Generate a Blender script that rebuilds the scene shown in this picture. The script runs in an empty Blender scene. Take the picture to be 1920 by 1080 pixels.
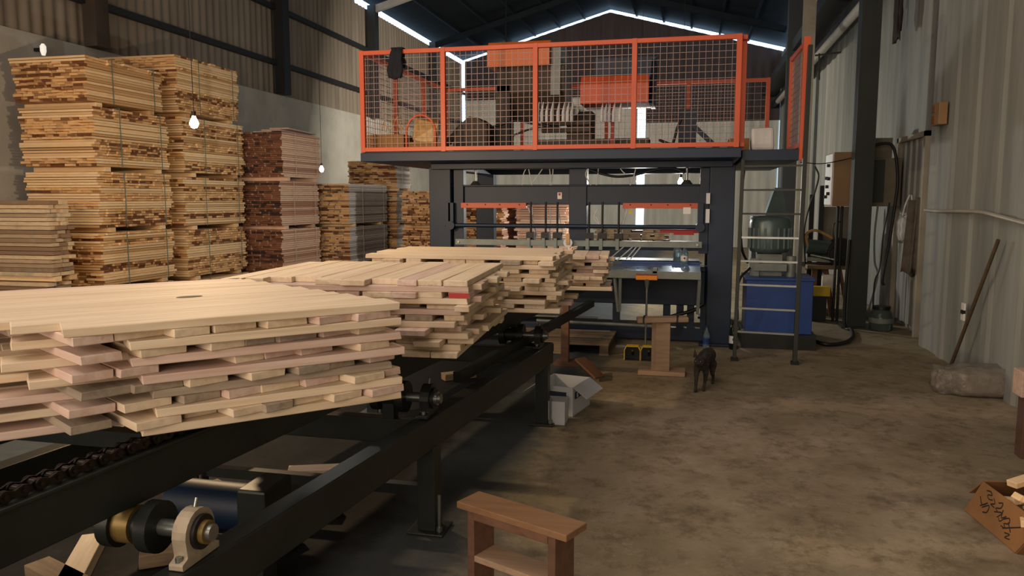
import bpy, bmesh, math, random
from mathutils import Vector, Matrix, Euler
random.seed(7)
S = bpy.context.scene
COL = S.collection
# ------------------------------------------------------------------ camera
F = 1450.0; H = 1.6
PITCH = math.atan(168/1450.0); YAW = math.radians(13.1)
cam = bpy.data.objects.new('camera', bpy.data.cameras.new('camera')); COL.objects.link(cam)
cam.location = (0, 0, H); cam.rotation_euler = (math.pi/2 - PITCH, 0, YAW)
cam.data.sensor_width = 36; cam.data.lens = F/1920*36; cam.data.clip_end = 200; cam.data.clip_start = 0.05
S.camera = cam
# ------------------------------------------------------------------ sky, lamps, exposure
def lin(h):
    h = h.lstrip('#'); o = []
    for i in (0, 2, 4):
        c = int(h[i:i+2], 16)/255
        o.append(c/12.92 if c <= .04045 else ((c+.055)/1.055)**2.4)
    return (o[0], o[1], o[2], 1)
w = bpy.data.worlds.new('sky'); S.world = w; w.use_nodes = True
w.node_tree.nodes['Background'].inputs[0].default_value = lin('#b9dcff')
w.node_tree.nodes['Background'].inputs[1].default_value = 4.2
S.view_settings.view_transform = 'Standard'; S.view_settings.look = 'None'
S.view_settings.exposure = 0.1; S.view_settings.gamma = 1.0; S.view_settings.use_curve_mapping = False
def area(name, loc, target, sx, sy, power, col):
    l = bpy.data.lights.new(name, 'AREA'); l.shape = 'RECTANGLE'; l.size = sx; l.size_y = sy
    l.energy = power; l.color = lin(col)[:3]
    o = bpy.data.objects.new(name, l); COL.objects.link(o); o.location = loc
    o.rotation_euler = (Vector(target)-Vector(loc)).to_track_quat('-Z', 'Y').to_euler(); return o
area('daylight_from_the_open_door', (-3.0, -3.4, 2.6), (-3.4, 8, 1.6), 7.5, 3.6, 360, '#ffe6cf')
area('overhead_fill', (-3.2, 1.8, 5.9), (-1.2, 3.2, 0), 4.5, 6, 210, '#ffeadc')  # added overhead fill for the floor and pile tops; the roof has no panels
def lamp(name, loc, power, col, r=.04):
    l = bpy.data.lights.new(name, 'POINT'); l.energy = power; l.color = lin(col)[:3]; l.shadow_soft_size = r
    o = bpy.data.objects.new(name, l); COL.objects.link(o); o.location = loc; return o
# ------------------------------------------------------------------ helpers
cyw, syw, cpt, spt = math.cos(YAW), math.sin(YAW), math.cos(PITCH), math.sin(PITCH)
FW = Vector((-syw*cpt, cyw*cpt, -spt)); RT = Vector((cyw, syw, 0)); UP = RT.cross(FW); CC = Vector((0, 0, H))
def ray(px, py): return FW + RT*((px-960)/F) + UP*((540-py)/F)
def aZ(px, py, z=0): d = ray(px, py); return CC + d*((z-H)/d.z)
def aY(px, py, y): d = ray(px, py); return CC + d*(y/d.y)
def aX(px, py, x): d = ray(px, py); return CC + d*(x/d.x)
def R(a): return math.radians(a)
ORG = {}
class MB:
    def __init__(s): s.v = []; s.f = []; s.t = []; s.sm = []
    def add(s, vs, fs, tint=(.5, .5), smooth=False, M=None):
        n = len(s.v)
        for v in vs:
            v = Vector(v); s.v.append(M @ v if M is not None else v)
        for f in fs: s.f.append([n+i for i in f]); s.t.append(tint); s.sm.append(smooth)
        return s
    def box(s, c, d, M=None, tint=(.5, .5), jit=0):
        x, y, z = d[0]/2, d[1]/2, d[2]/2
        vs = []
        for sx, sy, sz in ((-1,-1,-1),(1,-1,-1),(1,1,-1),(-1,1,-1),(-1,-1,1),(1,-1,1),(1,1,1),(-1,1,1)):
            vs.append(Vector((c[0]+sx*x+random.uniform(-jit, jit), c[1]+sy*y+random.uniform(-jit, jit), c[2]+sz*z+random.uniform(-jit, jit)*.3)))
        return s.add(vs, [(0,3,2,1),(4,5,6,7),(0,1,5,4),(1,2,6,5),(2,3,7,6),(3,0,4,7)], tint, False, M)
    def bb(s, x0, x1, y0, y1, z0, z1, **k):
        return s.box(((x0+x1)/2, (y0+y1)/2, (z0+z1)/2), (abs(x1-x0), abs(y1-y0), abs(z1-z0)), **k)
    def beam(s, a, b, wd, ht, up=(0,0,1), tint=(.5,.5)):
        a = Vector(a); b = Vector(b); d = (b-a); L = d.length; d.normalize()
        u = Vector(up)
        if abs(d.dot(u)) > .98: u = Vector((0, 1, 0))
        sd = u.cross(d).normalized(); u = d.cross(sd)
        M = Matrix((( d.x, sd.x, u.x, (a.x+b.x)/2), (d.y, sd.y, u.y, (a.y+b.y)/2), (d.z, sd.z, u.z, (a.z+b.z)/2), (0,0,0,1)))
        return s.box((0,0,0), (L, wd, ht), M=M, tint=tint)
    def cyl(s, a, b, r, n=14, r2=None, tint=(.5,.5), cap=True):
        r2 = r if r2 is None else r2
        a = Vector(a); b = Vector(b); q = (b-a).to_track_quat('Z', 'Y').to_matrix()
        vs = []
        for p, rr in ((a, r), (b, r2)):
            for i in range(n):
                t = 2*math.pi*i/n; vs.append(p + q @ Vector((rr*math.cos(t), rr*math.sin(t), 0)))
        s.add(vs, [(i, (i+1) % n, n+(i+1) % n, n+i) for i in range(n)], tint, True)
        if cap: s.add(vs, [tuple(range(n))[::-1], tuple(range(n, 2*n))], tint)
        return s
    def tube(s, pts, r, n=8, sub=5, tint=(.5,.5)):
        P = [Vector(p) for p in pts]
        if sub > 1 and len(P) > 2:
            Q = []
            E = [P[0]*2-P[1]] + P + [P[-1]*2-P[-2]]
            for i in range(1, len(E)-2):
                for k in range(sub):
                    t = k/sub; a, b, c, d = E[i-1:i+3]
                    Q.append(.5*((2*b)+(c-a)*t+(2*a-5*b+4*c-d)*t*t+(3*b-a-3*c+d)*t**3))
            Q.append(P[-1]); P = Q
        vs = []; m = len(P); prev = None
        for i, p in enumerate(P):
            d = (P[min(i+1, m-1)]-P[max(i-1, 0)]).normalized()
            if prev is None:
                u = d.orthogonal().normalized()
            else:
                u = (prev - d*prev.dot(d)).normalized()
            prev = u; v2 = d.cross(u)
            for k in range(n):
                t = 2*math.pi*k/n; vs.append(p + u*(r*math.cos(t)) + v2*(r*math.sin(t)))
        fs = [(i*n+k, i*n+(k+1) % n, (i+1)*n+(k+1) % n, (i+1)*n+k) for i in range(m-1) for k in range(n)]
        s.add(vs, fs, tint, True)
        s.add([vs[k] for k in range(n)], [tuple(range(n))[::-1]], tint); s.add([vs[(m-1)*n+k] for k in range(n)], [tuple(range(n))], tint)
        return s
    def lathe(s, prof, c=(0,0,0), n=20, M=None, tint=(.5,.5)):
        vs = []; m = len(prof)
        for r, z in prof:
            for k in range(n):
                t = 2*math.pi*k/n; vs.append((c[0]+r*math.cos(t), c[1]+r*math.sin(t), c[2]+z))
        fs = [(i*n+k, i*n+(k+1) % n, (i+1)*n+(k+1) % n, (i+1)*n+k) for i in range(m-1) for k in range(n)]
        s.add(vs, fs, tint, True, M)
        s.add(vs[:n], [tuple(range(n))[::-1]], tint, False, M); s.add(vs[-n:], [tuple(range(n))], tint, False, M)
        return s
    def prism(s, poly, a, b, axis='Y', tint=(.5,.5), smooth=False, M=None):
        n = len(poly)
        def P(q, h): return {'Y': (q[0], h, q[1]), 'X': (h, q[0], q[1]), 'Z': (q[0], q[1], h)}[axis]
        vs = [P(q, a) for q in poly] + [P(q, b) for q in poly]
        fs = [tuple(range(n))[::-1], tuple(range(n, 2*n))]
        s.add(vs, fs, tint, False, M); s.add(vs, [(i, (i+1) % n, n+(i+1) % n, n+i) for i in range(n)], tint, smooth, M)
        return s
    def build(s, name, mat, parent=None, bevel=0, mods=None):
        me = bpy.data.meshes.new(name)
        if parent is None:
            xs = [v.x for v in s.v]; ys = [v.y for v in s.v]; zs = [v.z for v in s.v]
            o = Vector(((min(xs)+max(xs))/2, (min(ys)+max(ys))/2, min(zs)))
        else: o = ORG[parent.name]
        me.from_pydata([v-o for v in s.v], [], s.f)
        at = me.color_attributes.new('tint', 'FLOAT_COLOR', 'CORNER')
        k = 0; arr = []
        for f, t in zip(s.f, s.t):
            for _ in f: arr += [t[0], t[1], 0, 1]
        at.data.foreach_set('color', arr)
        me.polygons.foreach_set('use_smooth', s.sm)
        me.materials.append(mat); me.validate(); me.update()
        bm = bmesh.new(); bm.from_mesh(me); bmesh.ops.recalc_face_normals(bm, faces=bm.faces)
        bm.to_mesh(me); bm.free()
        ob = bpy.data.objects.new(name, me); COL.objects.link(ob)
        if parent is None: ob.location = o
        else: ob.parent = parent
        ORG[ob.name] = o
        if bevel:
            b = ob.modifiers.new('bevel', 'BEVEL'); b.width = bevel; b.segments = 2; b.limit_method = 'ANGLE'; b.angle_limit = R(40)
        return ob
def tag(o, label, cat, group=None):
    o['label'] = label; o['category'] = cat
    if group: o['group'] = group
    return o
def thing(name, label, cat, loc=(0,0,0), group=None):
    o = bpy.data.objects.new(name, None); COL.objects.link(o); o.location = loc; o.empty_display_size = .1
    ORG[o.name] = Vector(loc); return tag(o, label, cat, group)
def struct(o): o['kind'] = 'structure'; return o
def dup(root, loc, rotz=0, label=None, group=None):
    r = root.copy(); COL.objects.link(r); r.location = loc; r.rotation_euler = (0, 0, rotz)
    if label: r['label'] = label
    if group: r['group'] = group
    def rec(a, b):
        for ch in a.children:
            c = ch.copy(); COL.objects.link(c); c.parent = b; rec(ch, c)
    rec(root, r); return r
# ------------------------------------------------------------------ materials
def newmat(name):
    m = bpy.data.materials.new(name); m.use_nodes = True; nt = m.node_tree
    return m, nt, nt.nodes['Principled BSDF']
def N(nt, t, **k):
    n = nt.nodes.new(t)
    for a, b in k.items(): setattr(n, a, b)
    return n
def noise(nt, vec, scale, detail=4, rough=.6):
    n = N(nt, 'ShaderNodeTexNoise'); n.inputs['Scale'].default_value = scale; n.inputs['Detail'].default_value = detail; n.inputs['Roughness'].default_value = rough
    if vec is not None: nt.links.new(vec, n.inputs['Vector'])
    return n.outputs['Fac']
def mapping(nt, sc, obj=True, gen='Object'):
    tc = N(nt, 'ShaderNodeTexCoord'); mp = N(nt, 'ShaderNodeMapping'); mp.inputs['Scale'].default_value = sc
    nt.links.new(tc.outputs[gen], mp.inputs['Vector']); return mp.outputs['Vector'], mp
def ramp(nt, fac, stops):
    r = N(nt, 'ShaderNodeValToRGB'); e = r.color_ramp.elements
    while len(e) < len(stops): e.new(.5)
    for q, (p, c) in zip(e, stops): q.position = p; q.color = lin(c) if isinstance(c, str) else c
    nt.links.new(fac, r.inputs['Fac']); return r.outputs['Color']
def mix(nt, fac, a, b, mode='MIX'):
    m = N(nt, 'ShaderNodeMix', data_type='RGBA', blend_type=mode)
    for i, q in ((0, fac), (6, a), (7, b)):
        if isinstance(q, (int, float)): m.inputs[i].default_value = q
        elif isinstance(q, str): m.inputs[i].default_value = lin(q)
        elif isinstance(q, tuple): m.inputs[i].default_value = q
        else: nt.links.new(q, m.inputs[i])
    return m.outputs[2]
def bump(nt, bs, fac, st=.3, dist=.01):
    b = N(nt, 'ShaderNodeBump'); b.inputs['Strength'].default_value = st; b.inputs['Distance'].default_value = dist
    nt.links.new(fac, b.inputs['Height']); nt.links.new(b.outputs['Normal'], bs.inputs['Normal'])
def plain(name, c, rough=.6, metal=0, var=.25, scale=6, dark=None):
    m, nt, bs = newmat(name)
    v, _ = mapping(nt, (1,1,1)); n = noise(nt, v, scale)
    d = dark or c
    cc = lin(d); lo = (cc[0]*(1-var*1.6), cc[1]*(1-var*1.6), cc[2]*(1-var*1.6), 1) if not dark else cc
    col = ramp(nt, n, [(.32, lo), (.62, c)])
    nt.links.new(col, bs.inputs['Base Color']); bs.inputs['Roughness'].default_value = rough; bs.inputs['Metallic'].default_value = metal
    return m
def wood(name, light, mid, dark, grain=True, gray=None):
    m, nt, bs = newmat(name)
    oi = N(nt, 'ShaderNodeObjectInfo'); at = N(nt, 'ShaderNodeAttribute', attribute_name='tint')
    sp = N(nt, 'ShaderNodeSeparateColor'); nt.links.new(at.outputs['Color'], sp.inputs[0])
    tc = N(nt, 'ShaderNodeTexCoord'); ad = N(nt, 'ShaderNodeVectorMath', operation='ADD')
    cb = N(nt, 'ShaderNodeCombineXYZ')
    ml = N(nt, 'ShaderNodeMath', operation='MULTIPLY'); ml.inputs[1].default_value = 7.3
    nt.links.new(oi.outputs['Random'], ml.inputs[0])
    a2 = N(nt, 'ShaderNodeMath', operation='ADD'); nt.links.new(ml.outputs[0], a2.inputs[0]); nt.links.new(sp.outputs[0], a2.inputs[1])
    nt.links.new(a2.outputs[0], cb.inputs[0]); nt.links.new(a2.outputs[0], cb.inputs[1]); nt.links.new(sp.outputs[1], cb.inputs[2])
    nt.links.new(tc.outputs['Object'], ad.inputs[0]); nt.links.new(cb.outputs[0], ad.inputs[1])
    mp = N(nt, 'ShaderNodeMapping'); mp.inputs['Scale'].default_value = (1.2, 16, 16) if grain else (4, 4, 30)
    nt.links.new(ad.outputs[0], mp.inputs['Vector'])
    n1 = noise(nt, mp.outputs[0], 2.2, 6, .55)
    n2 = noise(nt, tc.outputs['Object'], 4, 3)
    g = ramp(nt, n1, [(.25, mid), (.6, light)])
    # board to board: random between the light and a browner tone
    rr = N(nt, 'ShaderNodeMath', operation='ADD'); nt.links.new(sp.outputs[0], rr.inputs[0]); nt.links.new(oi.outputs['Random'], rr.inputs[1])
    hf = N(nt, 'ShaderNodeMath', operation='MULTIPLY'); nt.links.new(rr.outputs[0], hf.inputs[0]); hf.inputs[1].default_value = .5
    f = ramp(nt, hf.outputs[0], [(.35, (0,0,0,1)), (.95, (1,1,1,1))] if grain else [(.45, (0,0,0,1)), (.72, (1,1,1,1))])
    c = mix(nt, f, g, dark)
    # knots and stains with a shape of their own
    kn = noise(nt, mp.outputs[0], 1.1, 2); kf = ramp(nt, kn, [(.68, (0,0,0,1)), (.78, (.75,.75,.75,1))])
    c = mix(nt, kf, c, dark)
    if gray:
        gf = ramp(nt, n2, [(.55, (0,0,0,1)), (.75, (.8,.8,.8,1))]); c = mix(nt, gf, c, gray)
    nt.links.new(c, bs.inputs['Base Color']); bs.inputs['Roughness'].default_value = .75
    bump(nt, bs, n1, .25, .004)
    return m
M = {}
M['pine'] = wood('fresh_sawn_pine', '#dccbb0', '#c8b292', '#ab8a68')
M['pine2'] = wood('pinkish_pine', '#d2bcae', '#bfa08e', '#96735e')
M['pine_grey'] = wood('grey_stained_pine', '#a39684', '#857767', '#4a4238')
M['bundle_end'] = wood('bundle_board_ends', '#e6bb84', '#cd9c64', '#6e4222', False)
M['bundle_side'] = wood('bundle_board_sides', '#f2d5a8', '#e5c290', '#c69c6a', False)
M['brown_end'] = wood('reddish_brown_board_ends', '#85563a', '#5f3a26', '#35201a', False)
M['pink_side'] = wood('pinkish_board_sides', '#ecccb0', '#dbb298', '#b98b72', False)
M['gray_side'] = wood('greyish_board_sides', '#e0d8d0', '#cabfb8', '#a0928a', False)
M['old_plank'] = wood('weathered_planks', '#d8c09c', '#bda582', '#8a7056', False, '#9a9184')
M['stoolwood'] = wood('dusty_stool_wood', '#b08a60', '#94714e', '#6e4d33')
M['redwood'] = wood('reddish_wood', '#7f5c47', '#664836', '#452f24')
M['standwood'] = wood('tan_stand_wood', '#b0957a', '#9a7f64', '#7a5f48')
M['dirtywood'] = wood('dirty_pallet_wood', '#8f7b60', '#6d5c46', '#40352a', True, '#4a4238')
M['steel'] = plain('dark_blue_painted_steel', '#0d2640', .5, .0, .12, 3)
M['conv'] = plain('conveyor_black_green_steel', '#2a2f2c', .42, .25, .2, 5)
M['convtop'] = M['conv']
M['orange'] = plain('orange_paint', '#cf5a33', .45, 0, .08, 2)
M['orange2'] = plain('bright_orange_paint', '#d9702f', .45, 0, .08, 2)
M['wire'] = plain('wire_mesh_steel', '#a08a86', .5, .4, .1)
M['silver'] = plain('bare_steel', '#9aa09c', .32, .85, .15, 4)
M['tablesteel'] = plain('steel_blue_reflection_tint', '#9dbfe0', .25, .75, .12, 4)  # blue reflection of the back gap put into the steel's colour
M['galv'] = plain('grey_bar_paint', '#7f8783', .5, .3, .15, 8)
M['black'] = plain('black_rubber', '#101112', .5, 0, .1)
M['chain'] = plain('oily_chain_steel', '#3a3430', .3, .8, .4, 30)
M['greencol'] = plain('dark_green_column_paint', '#272d28', .5, .1, .15, 2)
M['browncol'] = plain('brown_column_paint', '#4a4039', .7, 0, .15, 3)
M['darkcol'] = plain('dark_column_paint', '#25282b', .6, .1, .1, 3)
M['beige'] = plain('beige_column_paint', '#9a9382', .7, 0, .15, 3)
M['blue'] = plain('blue_tank_paint', '#274a8f', .4, .1, .12, 4)
M['motor'] = plain('grey_green_motor_paint', '#56696a', .35, .3, .1, 4)
M['tan'] = plain('tan_cabinet_paint', '#93744c', .5, 0, .1, 4)
M['olive'] = plain('olive_cabinet_paint', '#6b6550', .6, 0, .15, 4)
M['white'] = plain('white_plastic', '#e6e6e2', .4, 0, .03)
M['card'] = plain('brown_cardboard', '#966d42', .85, 0, .1, 5)
M['card_in'] = plain('inner_cardboard', '#8b6038', .9, 0, .1, 5)
M['printed'] = plain('white_carton', '#c9cfd6', .7, 0, .06, 5)
M['navy'] = plain('navy_print', '#26304e', .7, 0, .05)
M['cloth_dark'] = plain('dark_navy_cloth', '#171b26', .9, 0, .2, 10)
M['cloth_grey'] = plain('grey_work_cloth', '#5f574d', .95, 0, .25, 10)
M['cream'] = plain('cream_cast_housing', '#b3a690', .6, .1, .2, 14)
M['brass'] = plain('greasy_yellow_metal', '#8a7442', .4, .4, .3, 14)
M['yellow'] = plain('yellow_plastic', '#d9b92a', .5, 0, .1)
M['amber'] = plain('orange_broom_plastic', '#e08a1d', .5, 0, .05)
M['tape'] = plain('yellow_packing_paper', '#caa163', .35, 0, .25, 12)
M['hose'] = plain('white_nail_hose', '#d6dade', .35, 0, .05)
M['red'] = plain('red_paint', '#b02a28', .5, 0, .05)
M['strap'] = plain('grey_green_strapping', '#66786a', .5, 0, .1)
M['strapw'] = plain('pale_strapping', '#c9b9a8', .5, 0, .1)
M['ink'] = plain('dark_marker_ink', '#2c2018', .8, 0, .05)
M['fur'] = plain('charcoal_cat_fur', '#39342f', .95, 0, .5, 35)
M['eye'] = plain('cat_eye', '#8c8a50', .1, 0, .05)
M['lightbeam'] = plain('pale_roof_beam_paint', '#8f8b84', .6, 0, .1)
M['pvc'] = plain('grey_pvc_pipe', '#a9a59a', .45, 0, .1, 6)
M['stick'] = plain('dark_wood_stick', '#55442f', .7, 0, .2, 10)
def glass(name, c, tr=.85, rough=.08, alpha=1):
    m, nt, bs = newmat(name); bs.inputs['Base Color'].default_value = lin(c); bs.inputs['Roughness'].default_value = rough
    bs.inputs['Transmission Weight'].default_value = tr; bs.inputs['IOR'].default_value = 1.3; bs.inputs['Alpha'].default_value = alpha; return m
M['pet'] = glass('clear_blue_plastic', '#bcd8e6', .8, .1)
M['petdark'] = glass('dark_green_glass', '#1d2b20', .4, .1)
M['jar'] = glass('greenish_jar_plastic', '#5c6b62', .5, .2)
def film():
    m, nt, bs = newmat('cloudy_plastic_film'); v, _ = mapping(nt, (1,1,1)); n = noise(nt, v, 9, 4)
    nt.links.new(ramp(nt, n, [(.3, '#7f766a'), (.7, '#a8a093')]), bs.inputs['Base Color'])
    bs.inputs['Roughness'].default_value = .25; bs.inputs['Alpha'].default_value = .55
    bump(nt, bs, noise(nt, v, 25, 3), .6, .02); return m
M['film'] = film(); M['card_pale'] = plain('pale_package', '#9c9080', .8, 0, .15, 6)
M['bagwhite'] = plain('white_carrier_bag_film', '#bcc0c4', .35, 0, .15, 12)
def emis(name, c, st):
    m, nt, bs = newmat(name); bs.inputs['Base Color'].default_value = lin(c); bs.inputs['Emission Color'].default_value = lin(c)
    bs.inputs['Emission Strength'].default_value = st; return m
M['bulb'] = emis('lit_bulb_glass', '#ffd9a8', 30)
M['bulbcool'] = emis('lit_cool_lamp', '#f4f0e6', 25)
M['dim'] = emis('dim_white_reflection', '#efe9dc', .7)
def floor_mat():
    m, nt, bs = newmat('worn_concrete_floor'); v, _ = mapping(nt, (1,1,1))
    big = noise(nt, v, .55, 5, .6); med = noise(nt, v, 2.6, 6, .65); fine = noise(nt, v, 22, 5, .7)
    c = ramp(nt, med, [(.3, '#776b58'), (.5, '#978972'), (.72, '#b5a791')])
    c = mix(nt, ramp(nt, big, [(.38, (0,0,0,1)), (.62, (.7,.7,.7,1))]), c, '#7c7257')
    sp = ramp(nt, fine, [(.62, (0,0,0,1)), (.74, (.35,.35,.35,1))]); c = mix(nt, sp, c, '#c4b6a0')
    dk = noise(nt, v, 1.3, 4, .7); c = mix(nt, ramp(nt, dk, [(.55, (0,0,0,1)), (.75, (.6,.6,.6,1))]), c, '#564a3b')
    m8 = noise(nt, v, 7, 6, .75); c = mix(nt, ramp(nt, m8, [(.5, (0,0,0,1)), (.66, (.6,.6,.6,1))]), c, '#564934')
    m9 = noise(nt, v, 4.3, 6, .8); c = mix(nt, ramp(nt, m9, [(.58, (0,0,0,1)), (.72, (.5,.5,.5,1))]), c, '#b5a890')
    ch = noise(nt, v, 75, 1, .5); c = mix(nt, ramp(nt, ch, [(.80, (0,0,0,1)), (.82, (1,1,1,1))]), c, '#e6dcc8')
    # grey-blue floor paint along the conveyor, darkened with the beam's painted-in shade
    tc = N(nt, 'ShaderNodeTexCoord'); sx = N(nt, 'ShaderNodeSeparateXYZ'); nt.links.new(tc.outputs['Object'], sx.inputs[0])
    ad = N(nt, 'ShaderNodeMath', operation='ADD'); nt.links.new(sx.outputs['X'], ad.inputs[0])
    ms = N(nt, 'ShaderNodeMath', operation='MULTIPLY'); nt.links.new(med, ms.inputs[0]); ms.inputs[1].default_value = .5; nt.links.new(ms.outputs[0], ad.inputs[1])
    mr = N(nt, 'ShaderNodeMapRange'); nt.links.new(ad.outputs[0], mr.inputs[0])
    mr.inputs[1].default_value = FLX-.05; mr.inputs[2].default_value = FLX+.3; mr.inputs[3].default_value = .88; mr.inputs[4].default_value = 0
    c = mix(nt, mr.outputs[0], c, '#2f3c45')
    # shade under the conveyor and piles, painted into the floor colour
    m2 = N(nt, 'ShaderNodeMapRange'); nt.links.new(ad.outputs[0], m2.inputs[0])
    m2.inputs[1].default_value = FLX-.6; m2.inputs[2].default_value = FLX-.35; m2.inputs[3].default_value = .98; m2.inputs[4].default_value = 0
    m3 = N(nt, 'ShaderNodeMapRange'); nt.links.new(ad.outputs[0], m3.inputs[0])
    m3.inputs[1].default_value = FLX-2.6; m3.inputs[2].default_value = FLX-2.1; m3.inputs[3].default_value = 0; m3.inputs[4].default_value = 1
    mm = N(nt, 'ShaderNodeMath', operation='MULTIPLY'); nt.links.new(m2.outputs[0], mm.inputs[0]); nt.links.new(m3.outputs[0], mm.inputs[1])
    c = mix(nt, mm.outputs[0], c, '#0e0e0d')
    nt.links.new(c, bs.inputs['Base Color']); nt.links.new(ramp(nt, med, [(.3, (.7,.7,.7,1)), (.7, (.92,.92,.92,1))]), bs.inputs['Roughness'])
    bs.inputs['Specular IOR Level'].default_value = .25
    bump(nt, bs, fine, .3, .006); return m
def wall_mat(name, a, b, stain, sc=(1,1,1)):
    m, nt, bs = newmat(name); v, _ = mapping(nt, sc); n = noise(nt, v, 1.2, 5, .6); n2 = noise(nt, v, 6, 5, .7)
    c = ramp(nt, n, [(.3, a), (.68, b)]); c = mix(nt, ramp(nt, n2, [(.58, (0,0,0,1)), (.8, (.6,.6,.6,1))]), c, stain)
    nt.links.new(c, bs.inputs['Base Color']); bs.inputs['Roughness'].default_value = .8; bump(nt, bs, n2, .15, .01); return m
M['plaster'] = wall_mat('grey_plastered_blocks', '#a5a39a', '#bfbcb2', '#8b867b')
M['sheetL'] = wall_mat('dusty_brown_sheeting', '#776d60', '#91877a', '#5f5243', (3, 3, .35))
M['sheetR'] = wall_mat('grey_white_metal_sheeting', '#787c78', '#969993', '#66645a', (2.5, 2.5, .3))
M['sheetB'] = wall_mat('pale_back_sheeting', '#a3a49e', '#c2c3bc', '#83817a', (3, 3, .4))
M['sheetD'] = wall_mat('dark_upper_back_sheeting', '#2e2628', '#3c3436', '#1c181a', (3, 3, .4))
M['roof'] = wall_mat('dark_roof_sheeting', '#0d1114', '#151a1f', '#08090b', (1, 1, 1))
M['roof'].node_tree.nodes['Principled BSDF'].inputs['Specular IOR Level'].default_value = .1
# ------------------------------------------------------------------ room shell
XL, XR, YB, YF = -7.9, 2.47, 26.5, -4.0
ZEL, ZER, XRG, ZRG = 6.45, 6.45, -2.85, 7.88
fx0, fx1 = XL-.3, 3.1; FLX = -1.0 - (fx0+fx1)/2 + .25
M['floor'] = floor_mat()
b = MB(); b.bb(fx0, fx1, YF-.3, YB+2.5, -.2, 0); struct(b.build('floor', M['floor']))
b = MB(); b.bb(XL-.22, XL, YF, YB, 0, 3.6); struct(b.build('wall_left', M['plaster']))
def sheet(mb, fixed, a0, a1, z0, z1, pitch, depth, axis='Y', trap=False, ztop=None, th=0):
    n = int((a1-a0)/pitch); per = 8 if not trap else 4; pts = []
    if trap:
        prof = [(0, 0), (.62, 0), (.7, 1), (.92, 1)]
    else: prof = [(i/8, .5-.5*math.cos(2*math.pi*i/8)) for i in range(8)]
    for i in range(n+1):
        for t, d in prof:
            a = a0+(i+t)*pitch
            if a <= a1: pts.append((a, d*depth))
    pts.append((a1, 0))
    vs = []
    for a, d in pts:
        zt = ztop(a) if ztop else z1
        if axis == 'Y': vs += [(fixed+d, a, z0), (fixed+d, a, zt)]
        else: vs += [(a, fixed+d, z0), (a, fixed+d, zt)]
    mb.add(vs, [(2*i, 2*i+2, 2*i+3, 2*i+1) for i in range(len(pts)-1)], (.5,.5), not trap)
b = MB(); sheet(b, XL-.06, YF, 17.7, 3.55, 6.6, .19, -.03); sheet(b, XL-.06, 17.7, YB-.02, 3.55, 6.24, .19, -.03); o = struct(b.build('wall_left_upper', M['sheetL']))
b = MB(); sheet(b, XR, YF, 9.17, 0, 6.5, .6, -.02, 'Y', True); struct(b.build('wall_right', M['sheetR']))
b = MB(); sheet(b, XR+.17, 9.17, 17.7, 0, 6.5, .6, -.02, 'Y', True); sheet(b, XR+.17, 17.7, YB-.02, 0, 6.2, .6, -.02, 'Y', True); b.bb(XR-.01, XR+.2, 9.15, 9.19, 0, 6.3); struct(b.build('wall_right_far', M['sheetR']))
def gable(x): return (ZEL + (x-XL)/(XRG-XL)*(ZRG-ZEL) if x < XRG else ZRG+(x-XRG)/(XR-XRG)*(ZER-ZRG)) - .16
xg0, xg1 = aY(1194, 300, YB).x, aY(1209, 300, YB).x
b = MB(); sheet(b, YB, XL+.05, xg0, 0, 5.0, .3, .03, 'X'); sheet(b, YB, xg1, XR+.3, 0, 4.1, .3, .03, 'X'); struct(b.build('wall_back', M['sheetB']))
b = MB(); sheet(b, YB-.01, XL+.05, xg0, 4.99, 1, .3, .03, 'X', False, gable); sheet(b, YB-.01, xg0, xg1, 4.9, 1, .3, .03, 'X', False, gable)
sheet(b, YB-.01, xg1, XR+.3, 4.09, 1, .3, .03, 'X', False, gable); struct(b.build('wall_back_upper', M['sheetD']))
b = MB(); b.bb(XL-.3, XR+.4, YF-.12, YF, 0, 7.9); struct(b.build('wall_front', M['sheetR']))
# roof: two pitches, thick enough to be opaque
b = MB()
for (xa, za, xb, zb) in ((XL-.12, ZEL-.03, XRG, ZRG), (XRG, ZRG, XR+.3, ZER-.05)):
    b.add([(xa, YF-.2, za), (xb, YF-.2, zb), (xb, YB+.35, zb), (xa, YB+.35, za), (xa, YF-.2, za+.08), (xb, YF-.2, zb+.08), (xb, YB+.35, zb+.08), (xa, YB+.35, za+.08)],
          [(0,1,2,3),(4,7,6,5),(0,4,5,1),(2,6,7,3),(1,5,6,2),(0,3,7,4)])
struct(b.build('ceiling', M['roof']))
# roof purlins
b = MB()
for k in range(1, 6):
    for s_ in (0, 1):
        x = XL+(XRG-XL)*k/6 if s_ == 0 else XRG+(XR-XRG)*k/6
        z = gable(x)+.16
        b.bb(x-.035, x+.035, YF, YB+.1, z-.09, z)
struct(b.build('trim_1', M['roof']))
COLY = (4.5, 9.1, 13.95, 18.4, 23.0)
for i, y in enumerate(COLY):
    b = MB(); b.bb(XL+.0, XL+.2, y-.12, y+.12, 3.6, 6.3)
    struct(b.build('trim_%d' % (2+i), M['browncol'] if y < 10 else M['darkcol']))
for i, y in enumerate(COLY[1:]):
    b = MB()
    b.beam((XL+.1, y, 6.2), (XRG, y, ZRG-.3), .12, .16); b.beam((XRG, y, ZRG-.3), (XR-.1, y, 6.2), .12, .16)
    struct(b.build('trim_%d' % (7+i), M['roof'] if y != 18.4 else M['lightbeam']))
b = MB()
for z in (4.19, 5.22): b.bb(XL-.03, XL+.06, YF, YB, z-.045, z+.045)
struct(b.build('trim_11', M['darkcol']))
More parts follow.
